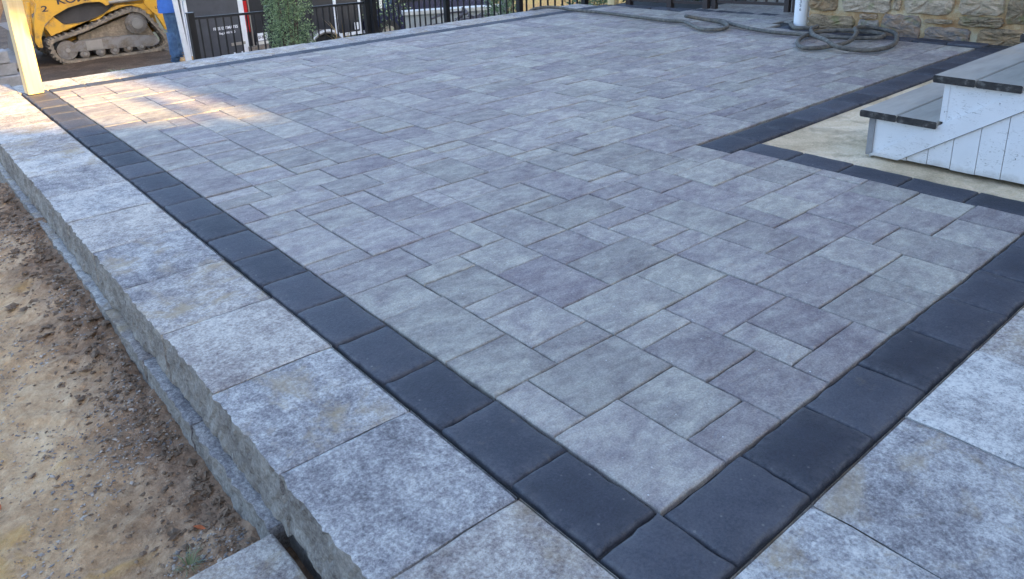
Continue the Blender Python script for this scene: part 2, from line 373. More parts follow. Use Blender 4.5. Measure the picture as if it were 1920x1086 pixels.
# ------------------------------------------------------------------ mesh helpers
class MB:
    def __init__(s):
        s.v = []; s.f = []; s.pv = None
    def add(s, verts, faces):
        b = len(s.v)
        s.v += [tuple(p) for p in verts]
        s.f += [tuple(i + b for i in f) for f in faces]
    def box(s, x0, x1, y0, y1, z0, z1):
        s.add([(x0, y0, z0), (x1, y0, z0), (x1, y1, z0), (x0, y1, z0), (x0, y0, z1), (x1, y0, z1), (x1, y1, z1), (x0, y1, z1)],
              [(0, 3, 2, 1), (4, 5, 6, 7), (0, 1, 5, 4), (1, 2, 6, 5), (2, 3, 7, 6), (3, 0, 4, 7)])
    def bar(s, a, b, w, h=None, up=Vector((0, 0, 1))):
        """rectangular bar from a to b"""
        h = w if h is None else h
        a = Vector(a); b = Vector(b); d = (b - a).normalized()
        if abs(d.dot(up)) > 0.99:
            up = Vector((0, 1, 0))
        x = d.cross(up).normalized() * w / 2; y = x.cross(d).normalized() * h / 2
        c = [a - x - y, a + x - y, a + x + y, a - x + y, b - x - y, b + x - y, b + x + y, b - x + y]
        s.add(c, [(0, 1, 2, 3), (4, 7, 6, 5), (0, 4, 5, 1), (1, 5, 6, 2), (2, 6, 7, 3), (3, 7, 4, 0)])
    def prism(s, pts, y0, y1):
        """polygon in x,z extruded along y"""
        n = len(pts)
        ar = sum(pts[i][0] * pts[(i + 1) % n][1] - pts[(i + 1) % n][0] * pts[i][1] for i in range(n))
        if ar < 0:
            pts = pts[::-1]
        v = [(x, y0, z) for x, z in pts] + [(x, y1, z) for x, z in pts]
        s.add(v, [tuple(range(n)), tuple(range(2 * n - 1, n - 1, -1))] + [(i, i + n, (i + 1) % n + n, (i + 1) % n) for i in range(n)])
    def cyl(s, a, b, r, n=16, r2=None, cap=True):
        a = Vector(a); b = Vector(b); d = (b - a).normalized()
        up = Vector((0, 0, 1)) if abs(d.z) < 0.9 else Vector((1, 0, 0))
        x = d.cross(up).normalized(); y = x.cross(d)
        r2 = r if r2 is None else r2
        v = [a + (x * math.cos(t) + y * math.sin(t)) * r for t in [2 * math.pi * i / n for i in range(n)]]
        v += [b + (x * math.cos(t) + y * math.sin(t)) * r2 for t in [2 * math.pi * i / n for i in range(n)]]
        f = [(i, i + n, (i + 1) % n + n, (i + 1) % n) for i in range(n)]
        if cap:
            f += [tuple(range(n)), tuple(range(2 * n - 1, n - 1, -1))]
        s.add(v, f)
    def tube(s, pts, r, n=8):
        pts = [Vector(p) for p in pts]
        rr = r if isinstance(r, (list, tuple)) else [r] * len(pts)
        up = Vector((0, 0, 1)); b = len(s.v); ring = []
        for i, p in enumerate(pts):
            d = (pts[min(i + 1, len(pts) - 1)] - pts[max(i - 1, 0)])
            d = d.normalized() if d.length else Vector((0, 0, 1))
            x = d.cross(up)
            if x.length < 0.05:
                x = d.cross(Vector((1, 0, 0)))
            x.normalize(); y = x.cross(d)
            ring += [p + (x * math.cos(t) + y * math.sin(t)) * rr[i] for t in [2 * math.pi * k / n for k in range(n)]]
        f = []
        for i in range(len(pts) - 1):
            f += [(i * n + k, (i + 1) * n + k, (i + 1) * n + (k + 1) % n, i * n + (k + 1) % n) for k in range(n)]
        f += [tuple(range(n)), tuple(range(len(ring) - 1, len(ring) - n - 1, -1))]
        s.add(ring, f)
    def mesh(s, name, mats, smooth=False):
        me = bpy.data.meshes.new(name)
        me.from_pydata(s.v, [], s.f)
        for m in (mats if isinstance(mats, (list, tuple)) else [mats]):
            me.materials.append(m)
        if smooth:
            me.polygons.foreach_set('use_smooth', [True] * len(me.polygons))
        if s.pv is not None:
            at = me.attributes.new('pv', 'FLOAT', 'FACE')
            at.data.foreach_set('value', s.pv)
        me.update()
        return me
    def build(s, name, mats, parent=None, smooth=False, loc=None):
        return link(name, s.mesh(name, mats, smooth), parent, loc)

def link(name, data, parent=None, loc=None):
    o = bpy.data.objects.new(name, data)
    COL.objects.link(o)
    if parent is not None:
        o.parent = parent
    if loc is not None:
        o.location = loc
    return o
def tag(o, label, cat, group=None):
    o['label'] = label; o['category'] = cat
    if group:
        o['group'] = group
    return o
def thing(name, label, cat, loc=(0, 0, 0), group=None):
    return tag(link(name, None, None, loc), label, cat, group)
def struct(o):
    o['kind'] = 'structure'
    return o
def text_mesh(name, body, size, mat, extrude=0.001, bold=0.0):
    cu = bpy.data.curves.new(name, 'FONT')
    cu.body = body; cu.size = size; cu.extrude = extrude; cu.offset = bold
    cu.align_x = 'LEFT'
    ob = bpy.data.objects.new(name, cu)
    COL.objects.link(ob)
    dg = bpy.context.evaluated_depsgraph_get()
    me = bpy.data.meshes.new_from_object(ob.evaluated_get(dg))
    bpy.data.objects.remove(ob)
    me.materials.clear(); me.materials.append(mat)
    return me
def catmull(pts, k=8):
    P = [Vector(p) for p in pts]; out = []
    for i in range(len(P) - 1):
        a = P[max(i - 1, 0)]; b = P[i]; c = P[i + 1]; d = P[min(i + 2, len(P) - 1)]
        for j in range(k):
            t = j / k
            out.append(0.5 * ((2 * b) + (c - a) * t + (2 * a - 5 * b + 4 * c - d) * t * t + (3 * b - a - 3 * c + d) * t ** 3))
    out.append(P[-1])
    return out
def ss(a, b, x):
    t = min(1, max(0, (x - a) / (b - a)))
    return t * t * (3 - 2 * t)
def nz(x, y, z=0.0):
    return noise.noise(Vector((x, y, z)))
rnd = random.Random(7)

# ------------------------------------------------------------------ ground
def gz(x, y):
    z = -0.262 - 0.69 * ss(3.5, 9.5, y) - 1.45 * ss(9.6, 14.0, y) * ss(2.9, 3.7, x)
    if x > 5.7:
        z += 0.5 * ss(5.7, 6.6, x) * (1 - ss(5.0, 9.5, y)) * 0.4
    return z
def gz_fine(x, y):
    z = gz(x, y)
    if -2.2 < x < -0.45 and -0.2 < y < 6:
        e = ss(-2.2, -1.9, x)
        z += e * (0.016 * nz(x * 2.2, y * 1.6, 1) + 0.010 * nz(x * 6, y * 5, 2))
        rough = 0.35 + 0.65 * ss(-1.05, -0.62, x + 0.12 * nz(x * 3, y * 3, 5))
        z += e * rough * (0.016 * nz(x * 17, y * 17, 3) + 0.012 * abs(nz(x * 38, y * 38, 4)))
        z += 0.075 * ss(1.7, 2.6, y) * (1 - ss(3.2, 4.4, y)) * ss(-1.0, -0.56, x)
        pile = ss(-0.72, -0.54, x) * max(0, nz(x * 3, y * 2.3, 8) + 0.15)
        z += 0.075 * pile * (0.6 + 0.8 * abs(nz(x * 22, y * 22, 9)))
        z += e * 0.0045 * nz(x * 45, y * 45, 14) + e * 0.006 * abs(nz(x * 26, y * 26, 15))
        # tread ruts away from the wall
        z += e * 0.010 * math.sin(y * 14 + 3 * nz(x, y, 7)) * ss(-0.75, -1.0, x)
    elif y > 6:
        z += 0.03 * nz(x * 1.2, y * 1.2, 1) + 0.015 * nz(x * 4, y * 4, 2)
    return z
xs = [-400, -150, -60, -25, -12, -7, -5, -3.5, -2.7, -2.2]
x = -2.0
while x < -0.47:
    xs.append(x); x += 0.0125
xs += [-0.45, -0.3, 0.2, 0.8]
x = 1.2
while x < 9:
    xs.append(x); x += 0.25
xs += [10, 12, 15, 20, 30, 60, 150, 400]
ys = [-400, -150, -60, -25, -12, -6, -3, -1.5, -0.7, -0.2, 0.1]
y = 0.25
while y < 4.6:
    ys.append(y); y += 0.016
while y < 18:
    ys.append(y); y += 0.22
ys += [19, 21, 24, 30, 45, 90, 200, 500]
g = MB()
g.v = [(x, y, gz_fine(x, y)) for y in ys for x in xs]
nx = len(xs)
g.f = [(j * nx + i, j * nx + i + 1, (j + 1) * nx + i + 1, (j + 1) * nx + i) for j in range(len(ys) - 1) for i in range(nx - 1)]
ground = struct(g.build('ground', M['soil'], smooth=True))

# ------------------------------------------------------------------ patio
CX, CY = 0.1013, 0.0985
patio = MB()
patio.box(-0.16, 2.1, -0.165, 1.2, -0.10, -0.016)
patio.box(-0.16, 8.2, 1.2, 5.41, -0.10, -0.016)
patio = struct(patio.build('patio', M['sand']))

def slab_geo(w, d, h, c, jit, seed, dome=0.0, n=5):
    """one paver: wavy outline, worn arris and slightly uneven top, centred, top at z = 0"""
    r = random.Random(seed)
    def outline(inset):
        pts = []
        cs = [(-w / 2, -d / 2), (w / 2, -d / 2), (w / 2, d / 2), (-w / 2, d / 2)]
        for i in range(4):
            ax, ay = cs[i]; bx, by = cs[(i + 1) % 4]
            for k in range(n):
                t = k / n
                pts.append((ax + (bx - ax) * t, ay + (by - ay) * t))
        return pts
    base = outline(0)
    j = [(r.uniform(-jit, jit), r.uniform(-jit, jit)) for _ in base]
    def ring(ins, z, zj):
        out = []
        for (px, py), (jx, jy) in zip(base, j):
            sx = (w / 2 - ins) / (w / 2); sy = (d / 2 - ins) / (d / 2)
            out.append((px * sx + jx, py * sy + jy, z + r.uniform(-zj, zj)))
        return out
    k = 4 * n
    v = ring(0, -h, 0) + ring(0.0, -c * 1.1, c * 0.15) + ring(c * 0.45, -c * 0.35, c * 0.1) + ring(c * 1.25, -dome * 0.4, c * 0.05)
    v += ring(min(w, d) * 0.28, dome * 0.3, c * 0.05) + [(0, 0, dome)]
    f = []
    for q in range(4):
        f += [(q * k + i, q * k + (i + 1) % k, (q + 1) * k + (i + 1) % k, (q + 1) * k + i) for i in range(k)]
    f += [(4 * k + i, 4 * k + (i + 1) % k, 5 * k) for i in range(k)]
    return v, f

TR = [(1,4,3,5),(0,1,3,5),(2,4,1,3),(0,2,0,3),(2,4,0,1),(4,6,0,2),(4,6,2,4),(0,2,10,12),(0,2,7,10),(2,4,11,12),(2,4,9,11),(2,4,8,9),
      (0,3,12,14),(4,6,7,10),(4,7,5,7),(2,4,6,8),(2,4,5,6),(4,6,4,5),(6,9,3,5),(7,9,1,3),(6,7,1,3),(9,12,2,4),(9,11,4,7),(7,9,5,7),
      (6,9,0,1),(9,11,0,2),(11,12,0,2),(18,20,4,6),(15,18,4,6),(18,20,2,4),(16,18,2,4),(14,16,3,4),(14,16,0,3),(12,14,2,4),(12,14,0,2),(13,15,4,6),
      (16,19,6,8),(17,19,8,10),(15,18,10,12),(15,17,8,10),(13,15,8,11),(14,16,6,8),(13,14,6,8),(11,13,7,10),(11,13,5,7),(11,13,4,5),
      (9,11,7,8),(8,11,11,13),(8,9,9,11),(9,11,10,11),(9,11,8,10),(11,13,12,13),(11,13,10,12),(13,15,11,13),(6,8,9,11),(6,8,11,14),
      (8,10,13,14),(10,12,13,16),(7,10,14,16),(9,12,16,18),(12,14,14,16),(12,14,13,14),(14,17,13,15),(15,17,12,13),(17,19,12,14),
      (2,4,14,17),(4,7,14,16),(4,6,16,18),(6,7,16,18),(7,9,16,18),(5,8,18,20),(4,5,18,20),(4,6,20,22),(3,5,12,14),(5,6,12,14),
      (4,6,10,12),(6,9,7,9),(0,2,15,18),(0,2,18,20),(0,1,20,22),(1,4,20,22),(2,4,19,20),(2,4,17,19),(2,3,22,24),(3,5,22,24),
      (5,8,22,24),(2,4,24,26),(0,2,14,15),(0,2,5,7),(16,18,0,2),(18,20,0,2)]
NXC, NYC = 80, 54
occ = {}
rects = []
for q in TR:
    rects.append(q)
    for a in range(q[0], q[1]):
        for b in range(q[2], q[3]):
            occ[(a, b)] = 1
def allowed(a, b):
    if b < 14:
        return a < 20
    if a >= 55:
        return 30 <= b < 44
    if a >= 51:
        return b >= 29
    return True
sizes = [(3, 2)] * 5 + [(2, 3)] * 4 + [(2, 2)] * 5 + [(2, 1)] * 3 + [(1, 2)] * 2
for b in range(NYC):
    for a in range(NXC):
        if (a, b) in occ or not allowed(a, b):
            continue
        opts = sizes[:]
        rnd.shuffle(opts)
        opts += [(2, 1), (1, 2), (1, 1)]
        best = None
        for w, d in opts:
            ok = all((a + i, b + j) not in occ and allowed(a + i, b + j) and b + j < NYC for i in range(w) for j in range(d))
            if not ok:
                continue
            # leave no single-cell hole to the right
            if best is None:
                best = (w, d)
            hole = (a + w, b) not in occ and allowed(a + w, b) and ((a + w + 1, b) in occ or not allowed(a + w + 1, b))
            if not hole or w * d == 1:
                best = (w, d); break
        w, d = best
        for i in range(w):
            for j in range(d):
                occ[(a + i, b + j)] = 1
        rects.append((a, a + w, b, b + d))
cut = []
for a0, a1, b0, b1 in rects:
    x0, x1, y0, y1 = a0 * CX, a1 * CX, b0 * CY, b1 * CY
    if y0 < 1.19 and b0 < 12:
        x1 = min(x1, 1.998)
    elif b0 < 14:
        x1 = min(x1, 1.93)
    if b0 >= 14 and x0 > 1.9:
        y0 = max(y0, 1.366)
    if b0 < 14 and b1 > 14:
        pass
    y1 = min(y1, 5.255)
    if a1 <= 55 and x1 > 5.2 and y0 < 2.86:
        x1 = min(x1, 5.19)
    if x1 - x0 > 0.03 and y1 - y0 > 0.03:
        cut.append((x0, x1, y0, y1))
camp = Vector((-0.93, -0.72, 1.07))
def seen_size(q):
    c = Vector(((q[0] + q[1]) / 2, (q[2] + q[3]) / 2, 0))
    d = (c - camp).length
    if c.x > 1.6 and c.y < 0.1 * c.x - 0.05:
        d += 4
    return (q[1] - q[0]) * (q[3] - q[2]) / d ** 3
cut.sort(key=seen_size, reverse=True)
cache = {}
far = MB(); far.pv = []
for i, (x0, x1, y0, y1) in enumerate(cut):
    gap = 0.0038
    w, d = round(x1 - x0 - gap, 4), round(y1 - y0 - gap, 4)
    key = (w, d, i % 5)
    if key not in cache:
        v, f = slab_geo(w, d, 0.06, 0.0036, 0.0012, (int(w * 1e4) * 7 + int(d * 1e4) * 13 + key[2] * 31) % 9999, 0.0006)
        mb = MB(); mb.add(v, f)
        cache[key] = mb
    loc = ((x0 + x1) / 2 + rnd.uniform(-0.0006, 0.0006), (y0 + y1) / 2 + rnd.uniform(-0.0006, 0.0006), rnd.uniform(-0.0026, 0.0016))
    tl = (rnd.uniform(-0.006, 0.006), rnd.uniform(-0.006, 0.006), rnd.uniform(-0.003, 0.003))
    if i < 300:
        if not hasattr(cache[key], 'me'):
            cache[key].me = cache[key].mesh('paver', M['paver'])
        o = link('paver', cache[key].me, patio, loc)
        o.rotation_euler = tl
    else:
        mb = cache[key]
        far.add([(p[0] + loc[0], p[1] + loc[1], p[2] + loc[2] + p[0] * tl[1] * 0.5) for p in mb.v], mb.f)
        far.pv += [rnd.random()] * len(mb.f)
fo = far.build('pavers', M['paver'], patio)
fo['kind'] = 'stuff'

bcache = {}
def border(x0, x1, y0, y1, z=0.0):
    k = len(bcache)
    w, d = round(x1 - x0 - 0.004, 3), round(y1 - y0 - 0.004, 3)
    key = (w, d, rnd.randrange(4))
    if key not in bcache:
        v, f = slab_geo(w, d, 0.06, 0.0080, 0.0030, k + 50, 0.003, 6)
        mb = MB(); mb.add(v, f)
        me = mb.mesh('border_paver', M['dark'], True)
        at = me.attributes.new('wear', 'FLOAT', 'POINT')
        at.data.foreach_set('value', [(0.0, 0.55, 1.0, 0.45, 0.0, 0.0)[min(5, q // 24)] for q in range(len(me.vertices))])
        bcache[key] = me
    o = link('border_paver', bcache[key], patio, ((x0 + x1) / 2, (y0 + y1) / 2, z + rnd.uniform(-0.002, 0.001)))
    o.rotation_euler = (rnd.uniform(-0.008, 0.008), rnd.uniform(-0.008, 0.008), rnd.uniform(-0.006, 0.006))
    return o
yb = [0.011 + 0.2372 * i for i in range(23)]
border(-0.160, -0.002, -0.164, 0.009)
for i in range(22):
    border(-0.160, -0.002, yb[i], yb[i + 1])
border(-0.160, -0.002, yb[22], 5.41)
for i in range(8):
    border(0.0 + 0.245 * i, 0.245 * (i + 1), -0.164, -0.002)
for i in range(24):                                             # far edge
    if 0.22 * i < 5.6:
        border(0.0 + 0.2335 * i, 0.2335 * (i + 1), 5.257, 5.41)
# round the landing
yl = [1.186, 0.962, 0.731, 0.490, 0.244, 0.0, -0.24]
for i in range(6):
    xo = 2.0
    border(xo if i else 1.96, xo + 0.158, yl[i + 1], yl[i], -0.001)
xl = [1.932 + 0.2385 * i for i in range(16)]
for i in range(14):
    border(xl[i], xl[i + 1], 1.194, 1.362, 0.001)
# along the stone wall, round its corner and towards the gate
for i in range(6):
    y1 = 2.84 - 0.245 * i; y0 = y1 - 0.245
    o = border(5.13, 5.29, y0, y1)
    o.location.x += (2.72 - (y0 + y1) / 2) * 0.11
for i in range(3):
    border(5.20 + 0.235 * i, 5.20 + 0.235 * (i + 1), 2.845, 3.0)
for i in range(8):
    y1 = 5.25 - 0.235 * i
    o = border(5.585, 5.735, y1 - 0.235, y1, 0.002)
    o.location.x += (5.25 - y1) * 0.13

# ------------------------------------------------------------------ retaining wall
wall = thing('retaining_wall', 'low retaining wall of split-face grey concrete blocks edging the paved patio', 'wall', (-0.48, 2.6, -0.26))
WO = Vector(wall.location)
def rough_block(L, D, H, seed, amp=0.0085, top=True, nu=30, nv=10):
    """block: length L along y, depth D along +x from the rough outer face at x = 0, top at z = 0"""
    r = random.Random(seed); ox = r.uniform(0, 50)
    mb = MB(); nd = 5
    y = lambda i: -L / 2 + L * i / nu
    def off(i, j):
        yy = y(i); zz = -H * j / nv
        edge = 1.0
        a = nz(yy * 11 + ox, zz * 13, seed * 0.37) * amp * 0.8 + nz(yy * 34 + ox, zz * 34, 3) * amp * 0.8 + nz(yy * 90 + ox, zz * 90, 5) * amp * 0.6
        return a - 0.004 + (0.004 if j == nv else 0.0)
    face = [(off(i, j), y(i) * (1 + 0.014 * (j > 0)), -H * j / nv - (0.0015 + 0.002 * abs(nz(y(i) * 30, ox))) * (j == 0)) for j in range(nv + 1) for i in range(nu + 1)]
    f1 = [(j * (nu + 1) + i, j * (nu + 1) + i + 1, (j + 1) * (nu + 1) + i + 1, (j + 1) * (nu + 1) + i) for j in range(nv) for i in range(nu)]
    mb.add(face, f1); nface = len(f1)
    tp = []
    for k in range(nd + 1):
        for i in range(nu + 1):
            x = face[i][0] + 0.006 + (D - 0.004 - face[i][0] - 0.006) * k / nd if k else face[i][0]
            z = face[i][2] if k == 0 else (-0.0035 if (k == nd) else 0.0) - 0.003 * (i in (0, nu))
            yy = y(i)
            if i in (0, nu):
                yy += r.uniform(-0.0012, 0.0012)
            tp.append((x, yy, z))
    # a narrow worn arris at the front
    for i in range(nu + 1):
        fx = face[i]
        tp[(nu + 1) + i] = (fx[0] + 0.008 + 0.003 * nz(y(i) * 25, ox), y(i), -0.0005 - 0.003 * (i in (0, nu)))
    f2 = [(k * (nu + 1) + i, (k + 1) * (nu + 1) + i, (k + 1) * (nu + 1) + i + 1, k * (nu + 1) + i + 1) for k in range(nd) for i in range(nu)]
    mb.add(tp, f2)
    h = L / 2
    for i, sg in ((0, -1), (nu, 1)):
        cols = [face[j * (nu + 1) + i] for j in range(nv + 1)]
        v = cols + [(D, sg * h, q[2] if k else -0.006) for k, q in enumerate(cols)]
        m_ = nv + 1
        fs = [(k, k + 1, m_ + k + 1, m_ + k) for k in range(nv)]
        mb.add(v, fs if sg < 0 else [q[::-1] for q in fs])
    mb.add([(D, -h, -0.003), (D, h, -0.003), (D, h, -H), (D, -h, -H)], [(0, 3, 2, 1)])
    me = mb.mesh('coping_stone', [M['face'], M['coping']])
    for p in me.polygons:
        p.material_index = 0 if p.index < nface else 1
    return me
cop_var = [rough_block(0.3742, 0.312, 0.16, s) for s in range(7)]
front_var = [rough_block(0.383, 0.38, 0.16, 20 + s) for s in range(3)]
def cope(x, y, rot, z=0.0, me=None):
    o = link('coping_stone', me or cop_var[rnd.randrange(7)], wall, Vector((x, y, z + rnd.uniform(-0.002, 0.001))) - WO)
    o.rotation_euler = (rnd.uniform(-0.004, 0.004), rnd.uniform(-0.004, 0.004), rot + rnd.uniform(-0.004, 0.004))
for k in range(-1, 15):
    cope(-0.482 + rnd.uniform(-0.003, 0.003), 0.214 + 0.377 * k + 0.1885, 0)
for k in range(15):
    cope(-0.17 + 0.377 * k + 0.1885, 5.728, -math.pi / 2)
for k in range(6):
    cope(-0.157 + 0.386 * k + 0.19, -0.551, math.pi / 2, 0.0, front_var[k % 3])
low_var = [rough_block(0.4185, 0.20, 0.2, 40 + s, 0.009) for s in range(4)]
for k in range(12):
    o = link('wall_block', low_var[k % 4], wall, Vector((-0.506, 0.71 + 0.42 * k + 0.21, -0.166)) - WO)
    o.rotation_euler.z = rnd.uniform(-0.01, 0.01)
    if k == 0:
        o.scale.y = 1.155; o.location.y -= 0.0325
core = MB(); core.box(-0.47, -0.17, -0.45, 5.71, -0.6, -0.163); core.box(-0.47, 5.6, 5.42, 5.71, -1.0, -0.163); core.box(-0.46, 2.0, -0.53, -0.18, -0.6, -0.163)
core.v = [tuple(Vector(p) - WO) for p in core.v]
core.build('wall_core', M['face'], wall)
# low step block standing against the wall in the foreground
v, f = slab_geo(0.44, 0.86, 0.3, 0.006, 0.002, 5, 0.0, 8)
sb = MB(); sb.add(v, f)
tag(sb.build('step_block', M['coping'], None, False, (-0.725, 0.205, -0.168)), 'grey concrete step block set lower than the wall at the bottom of the picture', 'step')

# ------------------------------------------------------------------ landing slab and wooden steps
ld = MB(); ld.box(2.164, 5.6, -3.0, 1.188, -0.2, -0.012)
struct(ld.build('landing', M['slab']))
SX = 2.309
steps = thing('wooden_steps', 'white painted wooden steps with grey peeling tread boards on the concrete landing', 'steps', (SX, 0.7, 0.0))
SO = Vector(steps.location)
def part(name, mb, mat, parent, org, smooth=False):
    mb.v = [tuple(Vector(p) - org) for p in mb.v]
    return mb.build(name, mat, parent, smooth)
XE = 4.3
def tread_board(y0, y1, z):
    mb = MB()
    t = 0.030; n = 10
    # worn nosing: bevelled upper edges
    prof = [(y0 + 0.004, z - t), (y1 - 0.004, z - t), (y1, z - t + 0.005), (y1, z - 0.006), (y1 - 0.005, z), (y0 + 0.004, z), (y0, z - 0.004), (y0, z - t + 0.004)]
    k = len(prof)
    mb.v = [(SX - 0.022, a, b) for a, b in prof] + [(XE, a, b) for a, b in prof]
    mb.f = [tuple(range(k - 1, -1, -1)), tuple(range(k, 2 * k))] + [(i, (i + 1) % k, (i + 1) % k + k, i + k) for i in range(k)]
    mb.v = [tuple(Vector(p) - SO) for p in mb.v]
    me = mb.mesh('tread_board', [M['tread'], M['endgrain']])
    me.polygons[0].material_index = 1
    return link('tread_board', me, steps)
RISE, RUN = 0.188, 0.277
for s in range(5):
    z = 0.197 + RISE * s; y1 = 0.797 - RUN * s
    if s == 4:
        tread_board(y1 - 0.155, y1, z)
        for q in range(8):
            tread_board(y1 - 0.16 - 0.155 * (q + 1), y1 - 0.163 - 0.155 * q, z)
        continue
    tread_board(y1 - 0.154, y1, z)
    tread_board(y1 - 0.315, y1 - 0.158, z)
    r = MB(); r.box(SX + 0.002, XE - 0.02, y1 - 0.060, y1 - 0.038, z - RISE + (0.0 if s else -0.005), z - 0.031)
    part('riser', r, M['white'], steps, SO)
    if s == 0:
        q = MB(); q.box(SX - 0.003, SX + 0.0015, y1 - 0.062, y1 - 0.036, 0.0, z - 0.0315); part('riser_end', q, M['greyblock'], steps, SO)
    # stair-cut cheek above the skirt board
    yb0 = y1 - 0.050
    c = MB()
    lo = lambda yy: max(0.004, (0.742 - yy) * 0.676 + 0.010)
    pts = [(yb0, lo(yb0) - 0.02), (yb0, z - 0.031), (yb0 - RUN, z - 0.031), (yb0 - RUN, lo(yb0 - RUN) - 0.02)]
    n = len(pts)
    c.v = [(SX + 0.004, a, b) for a, b in pts] + [(SX + 0.022, a, b) for a, b in pts]
    c.f = [tuple(range(n)), tuple(range(2 * n - 1, n - 1, -1))] + [(i, i + n, (i + 1) % n + n, (i + 1) % n) for i in range(n)]
    part('cheek_board', c, M['white'], steps, SO)
sk = MB()
pts = [(0.744, 0.003), (0.620, 0.003), (-0.9, 0.003 + 1.52 * 0.672), (-0.9, 0.003 + 1.644 * 0.672 + 0.003)]
sk.v = [(SX - 0.009, a, b) for a, b in pts] + [(SX + 0.02, a, b) for a, b in pts]
sk.f = [(3, 2, 1, 0), (4, 5, 6, 7)] + [(i, i + 4, (i + 1) % 4 + 4, (i + 1) % 4)[::-1] for i in range(4)]
part('skirt_board', sk, M['white'], steps, SO)
jy = [0.616, 0.588, 0.507, 0.417, 0.324, 0.233, 0.142, 0.05, -0.042, -0.134, -0.226, -0.318, -0.41, -0.5, -0.6]
for i in range(len(jy) - 1):
    a, b = jy[i] - 0.0012, jy[i + 1] + 0.0012
    h = lambda yy: 0.003 + (0.620 - yy) * 0.672 - 0.003
    b0 = 0.006 + 0.002 * (i % 3)
    pb = MB()
    pts = [(a, b0), (b, b0), (b, max(b0 + 0.002, h(b))), (a, max(b0 + 0.001, h(a)))]
    pb.v = [(SX + 0.0015, p, q) for p, q in pts] + [(SX + 0.018, p, q) for p, q in pts]
    pb.f = [(3, 2, 1, 0), (4, 5, 6, 7)] + [(k, k + 4, (k + 1) % 4 + 4, (k + 1) % 4)[::-1] for k in range(4)]
    part('panel_board', pb, M['white'], steps, SO)
    bp = MB()
bk = MB()
pts = [(0.60, 0.0), (-0.6, 0.0), (-0.6, 0.75), (0.2, 0.30), (0.60, 0.03)]
bk.v = [(SX + 0.03, a, b) for a, b in pts] + [(XE - 0.03, a, b) for a, b in pts]
bk.f = [(4, 3, 2, 1, 0), (5, 6, 7, 8, 9)] + [(k, k + 5, (k + 1) % 5 + 5, (k + 1) % 5)[::-1] for k in range(5)]
part('stringer', bk, M['endgrain'], steps, SO)

# ------------------------------------------------------------------ stone house
UA = Vector((5.24, 2.72, 0)); UU = Vector((0.18, -0.9837, 0)).normalized(); UN = Vector((-0.9837, -0.18, 0)).normalized()
house = thing('stone_house', 'old house wall of rough field stone with wide tan mortar joints', 'house', UA)
hb = MB()
LW = 5.2; HH = 8.0
hb.v = [tuple(p) for p in [Vector((0, 0, -0.3)), UU * LW + Vector((0, 0, -0.3)), UU * LW - UN * 8 + Vector((0, 0, -0.3)), -UN * 8 + Vector((0, 0, -0.3)),
        Vector((0, 0, HH)), UU * LW + Vector((0, 0, HH)), UU * LW - UN * 8 + Vector((0, 0, HH)), -UN * 8 + Vector((0, 0, HH))]]
hb.f = [(0, 3, 2, 1), (4, 5, 6, 7), (0, 1, 5, 4), (1, 2, 6, 5), (2, 3, 7, 6), (3, 0, 4, 7)]
hb.build('wall', M['mortar'], house)
rf = MB()
e = 0.8
rp = [(-e, -e), (LW + e, -e), (LW + e, 8 + e), (-e, 8 + e)]
rf.v = [tuple(UU * a - UN * b + Vector((0, 0, HH + 0.01))) for a, b in rp] + [tuple(UU * a - UN * 4 + Vector((0, 0, HH + 2.2))) for a in (-e, LW + e)]
rf.f = [(0, 1, 2, 3), (0, 4, 5, 1), (2, 5, 4, 3), (1, 5, 2), (0, 3, 4)]
rf.build('roof', M['roof'], house)
def stone(u0, u1, z0, z1, seed, parent, depth=0.028):
    r = random.Random(seed); w, h = (u1 - u0), (z1 - z0); n = 22
    out = []
    for i in range(n):
        t = 2 * math.pi * i / n
        c, s = math.cos(t), math.sin(t)
        p = 11.0
        k = (abs(c) ** p + abs(s) ** p) ** (-1 / p)
        out.append((c * k * w / 2 * (1 + r.uniform(-0.05, 0.04)), s * k * h / 2 * (1 + r.uniform(-0.09, 0.06))))
    v = []
    for q, (sc, dd) in enumerate([(1.0, -0.02), (0.985, depth * 0.35), (0.93, depth * 0.8), (0.7, depth), (0.35, depth * 1.05)]):
        for (a, b) in out:
            jz = r.uniform(-0.010, 0.008) if q > 1 else 0
            v.append(tuple(UU * ((u0 + u1) / 2 + a * sc) + UN * (dd + jz) + Vector((0, 0, (z0 + z1) / 2 + b * sc))))
    v.append(tuple(UU * (u0 + u1) / 2 + UN * depth + Vector((0, 0, (z0 + z1) / 2))))
    f = []
    for q in range(4):
        f += [(q * n + i, q * n + (i + 1) % n, (q + 1) * n + (i + 1) % n, (q + 1) * n + i)[::-1] for i in range(n)]
    f += [(4 * n + (i + 1) % n, 4 * n + i, 5 * n) for i in range(n)]
    mb = MB(); mb.v = v; mb.f = [q[::-1] for q in f]
    mb.build('stone', M['stone'], parent, False)
ST = [(0.0, 0.37, -0.03, 0.132), (0.408, 0.556, -0.03, 0.110), (0.588, 0.86, -0.04, 0.164), (0.905, 1.206, -0.05, 0.086), (1.268, 1.62, -0.05, 0.098),
      (0.41, 0.540, 0.126, 0.155), (0.893, 1.076, 0.116, 0.142), (1.13, 1.41, 0.108, 0.176), (0.0, 0.222, 0.167, 0.36), (0.265, 0.63, 0.170, 0.34),
      (0.66, 0.70, 0.204, 0.36), (0.735, 1.068, 0.178, 0.40), (1.115, 1.395, 0.188, 0.37), (1.43, 1.62, 0.138, 0.33)]
for i, q in enumerate(ST):
    stone(q[0] - 0.007, q[1] + 0.007, q[2] - 0.004, q[3] + 0.004, i * 3 + 1, house)
hr = random.Random(3)
zz = 0.40
